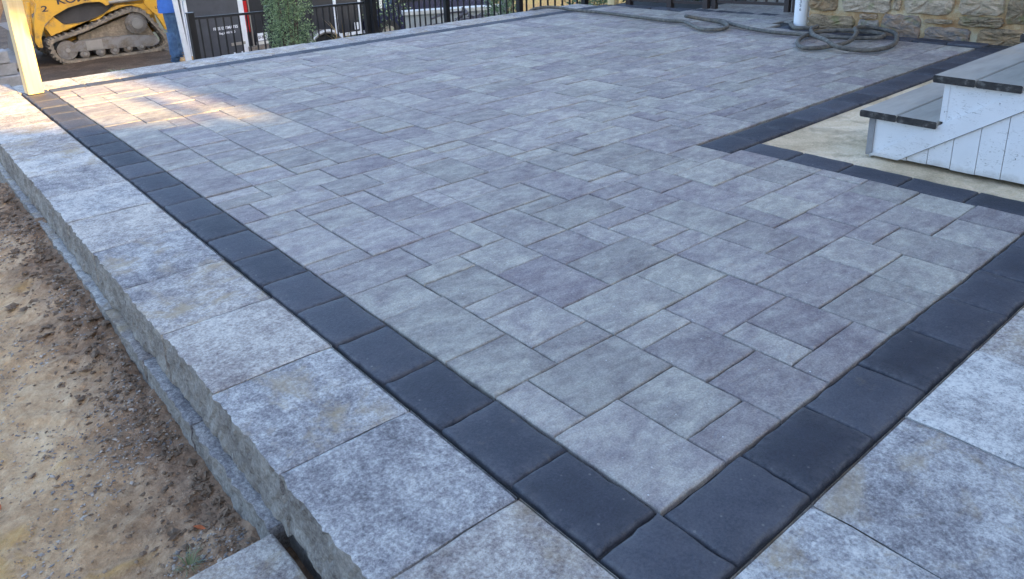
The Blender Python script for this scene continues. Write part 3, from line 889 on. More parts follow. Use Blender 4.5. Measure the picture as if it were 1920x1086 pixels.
while zz < 1.9:
    hh = hr.uniform(0.14, 0.24); uu = 0.0
    while uu < 2.6:
        ww = hr.uniform(0.16, 0.42)
        stone(uu, uu + ww, zz + hr.uniform(0.0, 0.02), zz + hh, int(uu * 100 + zz * 1000), house)
        uu += ww + 0.035
    zz += hh + 0.035
uu = 1.66
while uu < 3.6:
    ww = hr.uniform(0.18, 0.4)
    stone(uu, uu + ww, -0.05, hr.uniform(0.1, 0.15), int(uu * 77), house)
    stone(uu, uu + ww * 0.9, 0.185, 0.36, int(uu * 91), house)
    uu += ww + 0.04

# white downspout pipe in front of the corner
pp = thing('drain_pipe', 'white plastic drain pipe standing at the corner of the stone wall', 'pipe', (5.315, 2.835, 0.0))
p = MB(); p.cyl((0, 0, 0.012), (0.0, 0.0, 2.6), 0.058, 28, None, False); p.cyl((0, 0, 2.6), (0, 0, 0.012), 0.052, 28, None, False)
p.build('pipe', M['pvc'], pp, True)
for k, (s, zz) in enumerate((('3', 0.215), ('S', 0.185), ('6', 0.15))):
    tm = text_mesh('pipe_print', s, 0.034, M['ink'], 0.0008)
    o = link('pipe_print', tm, pp)
    ang = math.atan2(-0.7248 - 2.835, -0.9312 - 5.315) - 0.35
    o.location = (math.cos(ang) * 0.0588, math.sin(ang) * 0.0588, zz)
    o.rotation_euler = (math.radians(90), 0, ang + math.pi / 2)

# ------------------------------------------------------------------ hose
hp = [(4.72, 5.98, -0.28), (4.77, 5.78, -0.03), (4.84, 5.62, 0.03), (4.93, 5.45, 0.03), (4.91, 5.2, 0.026), (4.92, 4.8, 0.026), (4.87, 4.26, 0.026), (4.85, 3.9, 0.026), (4.86, 3.72, 0.03), (4.72, 3.52, 0.028),
      (4.62, 3.34, 0.026), (4.69, 3.22, 0.026), (4.88, 3.27, 0.026), (5.02, 3.44, 0.03), (4.98, 3.64, 0.05), (4.90, 3.72, 0.075), (4.98, 3.78, 0.06), (5.10, 3.70, 0.03), (5.10, 3.5, 0.03), (4.99, 3.3, 0.028), (4.87, 3.02, 0.026),
      (4.82, 2.78, 0.026), (4.85, 2.56, 0.026), (4.86, 2.38, 0.026), (4.93, 2.16, 0.026), (5.05, 2.03, 0.026), (5.20, 2.06, 0.026), (5.22, 2.22, 0.035), (5.14, 2.36, 0.04), (5.0, 2.48, 0.035), (4.78, 2.49, 0.028), (4.50, 2.38, 0.026),
      (4.33, 2.23, 0.026), (4.41, 2.14, 0.026), (4.66, 2.07, 0.04), (4.88, 2.12, 0.075), (5.06, 2.22, 0.08), (5.22, 2.20, 0.07), (5.27, 2.06, 0.05), (5.15, 1.94, 0.045), (4.9, 1.83, 0.026), (4.65, 1.79, 0.026), (4.48, 1.86, 0.026),
      (4.40, 2.0, 0.045), (4.46, 2.14, 0.075), (4.66, 2.34, 0.065), (4.9, 2.50, 0.065), (5.10, 2.56, 0.06), (5.16, 2.64, 0.035), (5.12, 2.76, 0.028), (5.22, 2.86, 0.028), (5.33, 2.93, 0.028), (5.46, 2.92, 0.03)]
hs = MB(); hs.tube(catmull(hp, 10), 0.0165, 10)
tag(hs.build('hose', M['hose'], None, True), 'long dirty grey hose snaking over the far pavers and coiled by the stone wall', 'hose')

# ------------------------------------------------------------------ timber posts
def timber_post(x, y, h, label, rz, lean=0.0):
    mb = MB(); w = 0.047
    c = 0.006
    pr = [(-w + c, -w), (w - c, -w), (w, -w + c), (w, w - c), (w - c, w), (-w + c, w), (-w, w - c), (-w, -w + c)]
    mb.v = [(a, b, 0) for a, b in pr] + [(a, b, h) for a, b in pr]
    mb.f = [tuple(range(7, -1, -1)), tuple(range(8, 16))] + [(i, (i + 1) % 8, (i + 1) % 8 + 8, i + 8) for i in range(8)]
    o = mb.build('timber_post', M['lumber'], None, False, (x, y, 0.006))
    o.rotation_euler = (0, lean, rz)
    return tag(o, label, 'post', 'new timber posts on the patio edge')
timber_post(-0.098, 5.30, 2.5, 'sunlit new pine post standing on the far left corner of the patio', 0.12)
timber_post(5.635, 5.31, 2.5, 'pale pine post on the far right corner of the patio beside the fence', 0.1)

# ------------------------------------------------------------------ fences
def fence(name, label, pts, z_of, h, mat, spacing=0.093, post_w=0.06, rail_z=(0.08, -0.03), pick_w=0.016, start_post=True, group='metal picket fences', pw=None):
    root = thing(name, label, 'fence', (pts[0][0], pts[0][1], z_of(*pts[0])), group)
    O = Vector(root.location)
    for i, p in enumerate(pts):
        zb = z_of(*p); mb = MB()
        w = post_w / 2
        mb.box(p[0] - w, p[0] + w, p[1] - w, p[1] + w, zb - 0.15, zb + h + 0.06)
        mb.box(p[0] - w - 0.004, p[0] + w + 0.004, p[1] - w - 0.004, p[1] + w + 0.004, zb + h + 0.061, zb + h + 0.075)
        part('post', mb, mat, root, O)
    for a, b in zip(pts[:-1], pts[1:]):
        za, zb = z_of(*a), z_of(*b)
        A = Vector((a[0], a[1], za)); B = Vector((b[0], b[1], zb)); d = (B - A); n = max(2, int(d.length / spacing))
        dn = d.normalized() * (post_w / 2 + 0.002)
        for rz in (rail_z[0], h + rail_z[1]):
            mb = MB(); mb.bar(A + dn + Vector((0, 0, rz)), B - dn + Vector((0, 0, rz)), 0.026, 0.03); part('rail', mb, mat, root, O)
        for k in range(1, n):
            c = A + d * (k / n); mb = MB(); w = pick_w / 2
            mb.box(c.x - w, c.x + w, c.y - w, c.y + w, c.z + rail_z[0] + 0.016, c.z + h + rail_z[1] - 0.016)
            part('picket', mb, mat, root, O)
    return root
zA = lambda x, y: -1.17 - 0.02 * (x - 2.2)
fence('picket_fence', 'black metal picket fence in front of the black trailers and behind the shrub', [(2.24, 9.13), (3.22, 9.10), (4.66, 9.1)], zA, 1.1, M['iron'], 0.093, 0.075, (0.08, -0.0))
fence('picket_fence', 'black metal picket fence running from the trailers to the far patio corner', [(4.70, 8.98), (5.06, 7.72), (5.36, 6.6), (5.66, 5.78)], lambda x, y: -0.55 - 0.17 * (y - 5.7), 1.15, M['iron'], 0.092, 0.062)
fence('picket_fence', 'dark brown picket fence along the far right edge of the patio', [(5.74, 5.16), (5.83, 4.66), (5.915, 4.255)], lambda x, y: 0.0, 1.15, M['brown'], 0.11, 0.06, (0.055, -0.03), 0.018)
gt = fence('gate', 'dark brown picket gate between the fence and the stone house', [(5.945, 4.175), (6.125, 3.45)], lambda x, y: 0.0, 1.15, M['brown'], 0.105, 0.05, (0.075, -0.03), 0.018)
gt['category'] = 'gate'
gp = MB(); gp.box(6.12, 6.19, 3.33, 3.40, -0.1, 1.25)
tag(gp.build('gate_post', M['brown']), 'dark brown gate post beside the white drain pipe', 'post')

# ------------------------------------------------------------------ track loader
loader = thing('track_loader', 'yellow compact track loader with muddy rubber tracks on the bare soil', 'loader', (2.1, 12.74, -0.95))
belt = [(-0.825, 0.323), (-0.805, 0.163), (-0.722, 0.052), (-0.579, 0.0), (-0.115, -0.004), (0.406, -0.004), (0.669, 0.004), (0.822, 0.050), (0.883, 0.145), (0.841, 0.279), (0.70, 0.515), (0.58, 0.665), (0.457, 0.712), (0.332, 0.704), (0.117, 0.645), (-0.121, 0.561), (-0.353, 0.483), (-0.616, 0.421), (-0.767, 0.382)]
def smooth_loop(p, k=5):
    n = len(p); out = []
    for i in range(n):
        a, b, c, d = [Vector(p[(i + q) % n]) for q in (-1, 0, 1, 2)]
        for j in range(k):
            t = j / k
            out.append(0.5 * ((2 * b) + (c - a) * t + (2 * a - 5 * b + 4 * c - d) * t * t + (3 * b - a - 3 * c + d) * t ** 3))
    return out
def track(y0, y1):
    lp = smooth_loop(belt, 5); n = len(lp)
    cen = Vector((0.05, 0.28))
    nr = []
    for i in range(n):
        t = (lp[(i + 1) % n] - lp[i - 1]).normalized(); q = Vector((-t.y, t.x))
        nr.append(q if q.dot(lp[i] - cen) > 0 else -q)
    mb = MB()
    v = []
    for y in (y0, y1):
        v += [(p.x, y, p.y) for p in lp] + [((p - q * 0.045).x, y, (p - q * 0.045).y) for p, q in zip(lp, nr)]
    f = []
    for i in range(n):
        j = (i + 1) % n
        f += [(i, j, n + j, n + i), (2 * n + i, 3 * n + i, 3 * n + j, 2 * n + j), (i, 2 * n + i, 2 * n + j, j), (n + i, n + j, 3 * n + j, 3 * n + i)]
    mb.add(v, f)
    b = mb.build('track', M['rubber'], loader)
    lug = MB()
    for i in range(0, n, 2):
        p, q = lp[i], nr[i]; t = Vector((q.y, -q.x)) * 0.019
        a = p - t; c = p + t; d = p + q * 0.026
        for (ya, yb) in ((y0 + 0.006, (y0 + y1) / 2 - 0.01), ((y0 + y1) / 2 + 0.01, y1 - 0.006)):
            lug.prism([(a.x, a.y), (c.x, c.y), ((d + t * 0.6).x, (d + t * 0.6).y), ((d - t * 0.6).x, (d - t * 0.6).y)], ya, yb)
    lo = lug.build('tread_lugs', M['rubber'], b)
    lo['kind'] = 'stuff'
    in_ = MB()
    for i in range(0, n, 2):
        p, q = lp[i] - nr[i] * 0.045, nr[i]; t = Vector((q.y, -q.x)) * 0.012
        a = p - t; c = p + t; d = p - q * 0.022
        in_.prism([(a.x, a.y), (c.x, c.y), ((d + t * 0.5).x, (d + t * 0.5).y), ((d - t * 0.5).x, (d - t * 0.5).y)], y0 + 0.07, y1 - 0.07)
    dl = in_.build('drive_lugs', M['rubber'], b)
    dl['kind'] = 'stuff'
def wheel(cx, cz, r, y0, y1, name='roller', hub=0.35):
    mb = MB()
    mb.cyl((cx, y0 + 0.012, cz), (cx, y1, cz), r, 22)
    mb.cyl((cx, y0 - 0.002, cz), (cx, y0 + 0.013, cz), r * 0.72, 22)
    o = mb.build(name, M['steel'], loader)
    h = MB(); h.cyl((cx, y0 - 0.035, cz), (cx, y0 - 0.0025, cz), r * hub, 16)
    h.build('hub', M['bright'], o)
    return o
for side, (y0, y1) in enumerate(((0.0, 0.30), (1.22, 1.52))):
    track(y0, y1)
    fr = MB()
    fr.prism([(-0.60, 0.17), (-0.60, 0.215), (-0.43, 0.312), (-0.048, 0.321), (0.362, 0.306), (0.716, 0.255), (0.734, 0.168), (0.645, 0.101), (0.019, 0.143), (-0.341, 0.15)], y0 + 0.02, y1 - 0.03)
    fr.build('track_frame', M['steel'], loader)
    ps = MB(); ps.prism([(-0.33, 0.165), (-0.33, 0.30), (-0.10, 0.308), (-0.10, 0.16)], y0 + 0.012, y0 + 0.0195); ps.build('wear_plate', M['bright'], loader)
    wheel(-0.595, 0.196, 0.145, y0 + 0.04, y1 - 0.04, 'idler_wheel', 0.22)
    for cx in (-0.368, -0.14, 0.064, 0.268, 0.468):
        wheel(cx, 0.112, 0.068, y0 + 0.03, y1 - 0.05)
    sp = MB(); sp.cyl((0.461, y0 + 0.03, 0.485), (0.461, y1 - 0.05, 0.485), 0.125, 26)
    for k in range(14):
        t = 2 * math.pi * k / 14
        sp.bar((0.461 + 0.12 * math.cos(t), y0 + 0.07, 0.485 + 0.12 * math.sin(t)), (0.461 + 0.165 * math.cos(t), y0 + 0.07, 0.485 + 0.165 * math.sin(t)), 0.03, 0.06)
    so = sp.build('drive_sprocket', M['steel'], loader)
    hb2 = MB(); hb2.cyl((0.461, y0 - 0.02, 0.485), (0.461, y0 + 0.029, 0.485), 0.085, 24); hb2.cyl((0.461, y0 - 0.03, 0.485), (0.461, y0 - 0.019, 0.485), 0.055, 20); hb2.build('hub', M['bright'], so)
    ch = MB(); ch.prism([(-0.40, 0.30), (0.72, 0.25), (0.60, 0.52), (0.40, 0.62), (0.0, 0.50), (-0.40, 0.38)], y0 + 0.12, y1 - 0.04); ch.build('chain_case', M['rubber'], loader)
bd = MB()
bd.prism([(-0.80, 0.40), (-0.82, 0.575), (-0.60, 0.80), (-0.50, 1.05), (0.70, 1.05), (0.80, 0.80), (0.86, 0.30), (0.60, 0.25), (-0.55, 0.25)], 0.305, 1.215)
bd.build('body', M['yellow'], loader)
sd_ = MB()
sd_.prism([(-0.819, 0.572), (-0.679, 0.715), (-0.557, 0.571), (-0.337, 0.566), (-0.064, 0.598), (0.223, 0.785), (0.638, 0.775), (0.76, 0.627), (0.70, 0.57), (0.57, 0.72), (0.44, 0.765), (0.30, 0.752), (0.05, 0.672), (-0.15, 0.60), (-0.40, 0.52), (-0.68, 0.455), (-0.76, 0.43)], 0.10, 0.30)
sd_.build('fender', M['yellow'], loader)
gr = MB(); gr.prism([(-0.66, 0.713), (-0.507, 0.815), (-0.317, 0.86), (0.018, 0.868), (0.059, 0.83), (0.225, 0.792), (0.014, 0.642), (-0.117, 0.582), (-0.336, 0.571), (-0.509, 0.57), (-0.571, 0.594)], 0.20, 0.29)
gr.build('side_grille', M['grille'], loader)
for side, ya in enumerate((0.06, 1.36)):
    am = MB()
    am.prism([(-0.895, 0.99), (-0.866, 0.913), (-0.945, 0.669), (-0.996, 0.372), (-0.966, 0.289), (-0.914, 0.282), (-0.902, 0.426), (-0.815, 0.614), (-0.674, 0.723), (-0.46, 0.825), (-0.222, 0.874), (-0.002, 0.867), (0.051, 0.83), (0.075, 0.801), (0.118, 0.812), (0.128, 0.864), (0.649, 0.829), (0.80, 0.95), (0.70, 1.22), (0.1, 1.16), (-0.6, 1.13)], ya, ya + 0.09)
    am.build('lift_arm', M['yellow'], loader)
    rp_ = MB(); rp_.prism([(0.65, 0.84), (0.95, 0.84), (0.885, 0.668), (0.962, 0.412), (0.946, 0.323), (0.894, 0.329), (0.80, 0.56), (0.638, 0.77)], ya + 0.012, ya + 0.075)
    rp_.build('rear_tower', M['yellow'], loader)
    cy_ = MB(); cy_.cyl((-0.95, ya + 0.14, 0.95), (-1.01, ya + 0.14, 0.42), 0.035, 14); cy_.build('tilt_cylinder', M['yellow'], loader)
    lc = MB(); lc.cyl((0.12, ya + 0.02, 0.845), (0.75, ya + 0.02, 0.865), 0.032, 14); lc.build('lift_cylinder', M['bright'], loader)
bu = MB(); bu.prism([(-1.06, 0.36), (-1.06, 0.05), (-1.7, 0.02), (-1.72, 0.05), (-1.16, 0.14), (-1.12, 0.50), (-1.25, 0.55), (-1.06, 0.56)], -0.05, 1.6)
bu.build('bucket', M['steel'], loader)
qa = MB(); qa.prism([(-1.055, 0.30), (-1.055, 0.56), (-0.97, 0.42), (-0.92, 0.28)], 0.16, 1.35); qa.build('coupler', M['steel'], loader)
cab = MB(); cab.prism([(-0.45, 1.055), (-0.38, 1.95), (0.45, 1.95), (0.5, 1.055)], 0.33, 1.19); cab.build('cab', M['grille'], loader)
def decal(body, size, loc, root, mat, sx=1.0, rot=0.0, name='lettering'):
    me = text_mesh(name, body, size, mat, 0.001, size * 0.022)
    o = link(name, me, root, loc)
    o.rotation_euler = (math.radians(90), -rot, 0)
    o.scale = (sx, 1, 1)
    return o
decal('2', 0.12, (-0.82, 0.0575, 0.80), loader, M['ink'], 1.5)
decal('KOMATSU', 0.15, (-0.60, 0.0575, 0.885), loader, M['ink'], 1.25, 0.05)
decal('UTILITY', 0.062, (0.79, 0.0705, 0.672), loader, M['ink'], 1.0)

# ------------------------------------------------------------------ person standing beside the loader
def skin_body(name, V, E, mats, pick, loc, levels=2):
    me = bpy.data.meshes.new(name)
    me.from_pydata([v[0] for v in V], E, [])
    ob = bpy.data.objects.new(name, me); COL.objects.link(ob)
    bm = bmesh.new(); bm.from_mesh(me)
    lay = bm.verts.layers.skin.verify()
    for i, bv in enumerate(bm.verts):
        r = V[i][1]
        bv[lay].radius = (r, r) if not isinstance(r, tuple) else r
        bv[lay].use_root = (i == 0)
    bm.to_mesh(me); bm.free()
    ob.modifiers.new('skin', 'SKIN').use_smooth_shade = True
    s = ob.modifiers.new('sub', 'SUBSURF'); s.levels = levels; s.render_levels = levels
    dg = bpy.context.evaluated_depsgraph_get()
    out = bpy.data.meshes.new_from_object(ob.evaluated_get(dg))
    bpy.data.objects.remove(ob)
    out.materials.clear()
    for m in mats:
        out.materials.append(m)
    for p in out.polygons:
        p.material_index = pick(p.center); p.use_smooth = True
    return link(name, out, None, loc)
V = [((0, 0, 0.88), (0.155, 0.115)), ((0, 0, 1.08), (0.15, 0.105)), ((0, 0.0, 1.28), (0.17, 0.11)), ((0, 0.0, 1.42), (0.13, 0.09)), ((0, -0.01, 1.52), 0.055), ((0, -0.03, 1.60), 0.075), ((0, -0.03, 1.70), 0.085), ((0, -0.02, 1.78), 0.06),
     ((0.085, 0, 0.80), 0.09), ((0.095, -0.015, 0.47), 0.066), ((0.10, 0.01, 0.12), 0.058), ((0.105, 0.0, 0.045), 0.045), ((0.115, -0.15, 0.035), 0.038),
     ((-0.085, 0, 0.80), 0.09), ((-0.085, -0.01, 0.47), 0.066), ((-0.075, 0.02, 0.12), 0.058), ((-0.07, 0.01, 0.045), 0.045), ((-0.06, -0.13, 0.035), 0.038),
     ((0.20, 0, 1.38), 0.06), ((0.27, -0.02, 1.12), 0.045), ((0.20, -0.24, 1.20), 0.034), ((0.17, -0.31, 1.22), (0.03, 0.018)),
     ((-0.20, 0, 1.38), 0.06), ((-0.27, -0.02, 1.12), 0.045), ((-0.20, -0.24, 1.20), 0.034), ((-0.17, -0.31, 1.22), (0.03, 0.018))]
Eg = [(0, 1), (1, 2), (2, 3), (3, 4), (4, 5), (5, 6), (6, 7), (0, 8), (8, 9), (9, 10), (10, 11), (11, 12), (0, 13), (13, 14), (14, 15), (15, 16), (16, 17), (3, 18), (18, 19), (19, 20), (20, 21), (3, 22), (22, 23), (23, 24), (24, 25)]
for hand, sgn in ((21, 1), (25, -1)):
    bx = V[hand][0]
    for k, (dx, ln) in enumerate(((-0.022, 0.07), (-0.007, 0.08), (0.008, 0.075), (0.022, 0.06))):
        i = len(V)
        V += [((bx[0] + dx, bx[1] - 0.035, bx[2] - 0.005), 0.009), ((bx[0] + dx, bx[1] - 0.035 - ln * 0.5, bx[2] - 0.015), 0.008), ((bx[0] + dx, bx[1] - 0.03 - ln * 0.8, bx[2] - 0.04), 0.007)]
        Eg += [(hand, i), (i, i + 1), (i + 1, i + 2)]
    i = len(V)
    V += [((bx[0] - sgn * 0.035, bx[1] - 0.02, bx[2] - 0.015), 0.010), ((bx[0] - sgn * 0.045, bx[1] - 0.035, bx[2] - 0.05), 0.008)]
    Eg += [(hand, i), (i, i + 1)]
def pick(c):
    if (abs(c.x) > 0.215 and c.z < 1.2) or c.y < -0.14:
        return 2 if c.z > 0.7 else 0
    if c.z > 1.50:
        return 2
    if c.z > 0.80:
        return 1
    return 0
person = skin_body('person', V, Eg, [M['jeans'], M['shirt'], M['skin'], M['boot']], pick, (2.66, 11.32, -0.95))
person.rotation_euler.z = 1.05
tag(person, 'person in blue shirt, jeans and tan boots standing beside the loader', 'person')
def cuff(dx, dy):
    mb = MB(); pts = []
    for k, (zz, r) in enumerate(((0.03, 0.071), (0.055, 0.078), (0.08, 0.071), (0.11, 0.077), (0.15, 0.069), (0.3, 0.067), (0.47, 0.073))):
        pts.append((dx + 0.004 * math.sin(k * 2.1), dy + 0.004 * math.cos(k * 1.7), zz))
    mb.tube(pts, [0.074, 0.080, 0.072, 0.078, 0.070, 0.069, 0.074], 14)
    mb.build('trouser_leg', M['jeans'], person, True)
cuff(0.098, 0.002); cuff(-0.08, 0.008)
for dx, dy in ((0.112, -0.06), (-0.062, -0.04)):
    mb = MB()
    prof = [(-0.16, 0.030, 0.05), (-0.13, 0.044, 0.075), (-0.05, 0.048, 0.095), (0.04, 0.046, 0.10), (0.085, 0.040, 0.10)]
    v = []; n = 12
    for (yy, hw, ht) in prof:
        for k in range(n):
            t = 2 * math.pi * k / n
            v.append((dx + hw * math.cos(t), dy + yy, max(0.0, ht / 2 + ht / 2 * math.sin(t))))
    f = []
    for q in range(len(prof) - 1):
        f += [(q * n + k, q * n + (k + 1) % n, (q + 1) * n + (k + 1) % n, (q + 1) * n + k) for k in range(n)]
    f += [tuple(range(n - 1, -1, -1)), tuple(range((len(prof) - 1) * n, len(prof) * n))]
    mb.add(v, f)
    mb.build('boot', M['boot'], person, True)
hm = MB()
for q in range(7):
    t = math.pi / 2 * q / 6
    pass
n = 16; v = []
for q in range(7):
    ph = math.pi / 2 * q / 6.2
    for k in range(n):
        t = 2 * math.pi * k / n
        v.append((0.098 * math.cos(t) * math.cos(ph), -0.02 + 0.112 * math.sin(t) * math.cos(ph), 1.715 + 0.11 * math.sin(ph)))
f = []
for q in range(6):
    f += [(q * n + k, q * n + (k + 1) % n, (q + 1) * n + (k + 1) % n, (q + 1) * n + k) for k in range(n)]
f.append(tuple(range(6 * n, 7 * n)))
hm.add(v, f); hm.build('hair', M['hair'], person, True)
sh = MB()
v = []; n = 20
for zz, a, b in ((0.76, 0.195, 0.150), (0.80, 0.192, 0.148), (0.95, 0.178, 0.134), (1.08, 0.172, 0.128), (1.28, 0.190, 0.132)):
    for k in range(n):
        t = 2 * math.pi * k / n
        w = 1 + 0.03 * math.sin(3 * t + zz * 9)
        v.append((a * w * math.cos(t), b * w * math.sin(t), zz))
f = []
for q in range(4):
    f += [(q * n + k, q * n + (k + 1) % n, (q + 1) * n + (k + 1) % n, (q + 1) * n + k) for k in range(n)]
sh.add(v, f); sh.build('shirt', M['shirt'], person, True)

wf = thing('leaning_panel', 'white edged dark panel leaning upright beside the person in jeans', 'panel', (2.62, 10.75, -1.0))
WFO = Vector(wf.location)
for x0, x1, w_ in ((2.582, 2.632, 0.062), (2.662, 2.666, 0.02)):
    b = MB(); b.bar((x0, 10.75, 0.12), (x1, 10.75, -0.90), w_, 0.04, Vector((0, 1, 0))); part('frame_bar', b, M['trim'], wf, WFO)
b = MB(); b.v = [(2.60, 10.765, 0.12), (2.665, 10.765, 0.12), (2.668, 10.765, -0.88), (2.64, 10.765, -0.88), (2.60, 10.78, 0.12), (2.665, 10.78, 0.12), (2.668, 10.78, -0.88), (2.64, 10.78, -0.88)]
b.f = [(0, 3, 2, 1), (4, 5, 6, 7), (0, 1, 5, 4), (1, 2, 6, 5), (2, 3, 7, 6), (3, 0, 4, 7)]; part('panel', b, M['doorskin'], wf, WFO)
# ------------------------------------------------------------------ trailers
tz = -2.36
tr = thing('enclosed_trailer', 'black enclosed trailer seen from behind with a white framed door swung open', 'trailer', (5.6, 15.6, tz))
TO = Vector(tr.location)
b = MB(); b.box(5.42, 7.0, 15.62, 19.5, tz + 0.45, tz + 2.7); part('body', b, M['trailer'], tr, TO)
b = MB(); b.bar((5.39, 15.58, tz + 0.45), (5.39, 15.58, tz + 2.5), 0.055, 0.055); part('corner_post', b, M['trim'], tr, TO)
b = MB(); b.box(5.425, 5.51, 15.585, 15.615, tz + 1.13, tz + 1.78); part('tail_light', b, M['red'], tr, TO)
b = MB(); b.box(5.525, 5.545, 15.56, 15.615, tz + 0.42, tz + 2.5); part('hinge_bar', b, M['bright'], tr, TO)
b = MB(); b.box(5.40, 7.0, 15.50, 15.60, tz + 0.66, tz + 0.83); part('bumper', b, M['steel'], tr, TO)
b = MB(); b.box(5.62, 5.90, 15.555, 15.568, tz + 0.92, tz + 1.08)
pl = part('licence_plate', b, M['lettering'], tr, TO)
o = decal('GF-3RA7', 0.085, Vector((5.64, 15.553, tz + 0.965)) - TO, pl, M['ink'], 0.62)
b = MB(); b.box(5.60, 5.92, 15.56, 15.575, tz + 0.84, tz + 0.905); part('plate_bracket', b, M['cap'], tr, TO)
b = MB(); b.cyl((5.55, 16.4, tz + 0.33), (5.75, 16.4, tz + 0.33), 0.33, 24); part('tyre', b, M['tyre'], tr, TO)
b = MB(); b.cyl((6.75, 16.4, tz + 0.33), (6.95, 16.4, tz + 0.33), 0.33, 24); part('tyre', b, M['tyre'], tr, TO)
# the open door, a little turned towards the camera
door = link('door', None, tr, Vector((5.36, 15.56, tz)) - TO)
DA = math.radians(184)
door.rotation_euler.z = DA - math.pi
def dpart(name, mb, mat):
    return mb.build(name, mat, door)
b = MB(); b.box(-1.13, -0.055, -0.012, 0.02, 0.60, 2.65); dpart('door_panel', b, M['doorskin'])
for q, args in enumerate(((-1.18, -1.125, -0.02, 0.03, 0.52, 2.5), (-0.06, 0.0, -0.02, 0.03, 0.52, 2.5), (-1.124, -0.061, -0.02, 0.03, 0.52, 0.605), (-1.124, -0.061, -0.02, 0.03, 2.44, 2.5))):
    b = MB(); b.box(*args); dpart('door_trim', b, M['trim'])
b = MB(); b.box(-0.33, -0.02, -0.035, -0.021, 0.90, 0.96); dpart('door_strap', b, M['bright'])
b = MB(); b.box(-0.30, -0.27, -0.03, -0.0125, 0.70, 0.76); b.box(-0.13, -0.09, -0.03, -0.0125, 0.71, 0.76); b.box(-0.075, -0.05, -0.03, -0.0205, 0.71, 0.76); dpart('hasp', b, M['trim'])
for body, size, xx, zz in (('FREE ESTIMATES', 0.080, -0.66, 1.26), ('Reg #PA0 1033', 0.060, -0.55, 1.165)):
    decal(body, size, (xx, -0.0145, zz), door, M['lettering'], 0.93)
b = MB(); b.box(-1.42, -1.36, 0.1, 0.16, 0.35, 2.5); dpart('ramp_edge', b, M['trim'])

tz = -2.12
tw = thing('enclosed_trailer', 'black trailer with pale upright trims and a white wheel beyond the shrub', 'trailer', (8.0, 15.3, tz))
TW = Vector(tw.location)
b = MB(); b.box(5.8 + 0.5, 8.62, 15.30, 15.60, tz + 0.62, tz + 2.6); part('body', b, M['trailer'], tw, TW)
for xx in (7.38, 8.0, 8.56):
    b = MB(); b.box(xx - 0.035, xx + 0.035, 15.275, 15.297, tz + 0.60, tz + 2.6); part('upright_trim', b, M['trim'], tw, TW)
b = MB(); b.box(7.42, 8.60, 15.28, 15.298, tz + 0.565, tz + 0.635); part('sill_trim', b, M['trim'], tw, TW)
for xx in (7.87, 8.13):
    b = MB(); b.box(xx - 0.05, xx + 0.05, 15.26, 15.2745, tz + 0.68, tz + 0.84); part('latch_plate', b, M['trim'], tw, TW)
ty = MB(); ty.cyl((6.97, 15.08, tz + 0.34), (6.97, 15.28, tz + 0.34), 0.34, 30); tyo = part('wheel', ty, M['tyre'], tw, TW)
rm = MB(); rm.cyl((6.97, 15.055, tz + 0.34), (6.97, 15.0795, tz + 0.34), 0.215, 28); rm = part('rim', rm, M['trim'], tyo, TW)
hl = MB()
for k in range(6):
    t = k * math.pi / 3
    hl.cyl((6.97 + 0.12 * math.cos(t), 15.05, tz + 0.34 + 0.12 * math.sin(t)), (6.97 + 0.12 * math.cos(t), 15.0545, tz + 0.34 + 0.12 * math.sin(t)), 0.03, 10)
hl.cyl((6.97, 15.035, tz + 0.34), (6.97, 15.0545, tz + 0.34), 0.055, 14)
part('hub', hl, M['ink'], tyo, TW)
fd = MB()
arc = [(6.97 + 0.45 * math.cos(t), tz + 0.36 + 0.43 * math.sin(t)) for t in [math.pi * k / 14 for k in range(15)]]
inn = [(6.97 + 0.39 * math.cos(t), tz + 0.36 + 0.37 * math.sin(t)) for t in [math.pi * k / 14 for k in range(15)]]
for k in range(14):
    fd.prism([arc[k], arc[k + 1], inn[k + 1], inn[k]], 15.0, 15.295)
part('fender', fd, M['steel'], tw, TW)
fe = MB()
for k in range(14):
    fe.bar((arc[k][0], 14.995, arc[k][1]), (arc[k + 1][0], 14.995, arc[k + 1][1]), 0.012, 0.05)
part('fender_edge', fe, M['trim'], tw, TW)

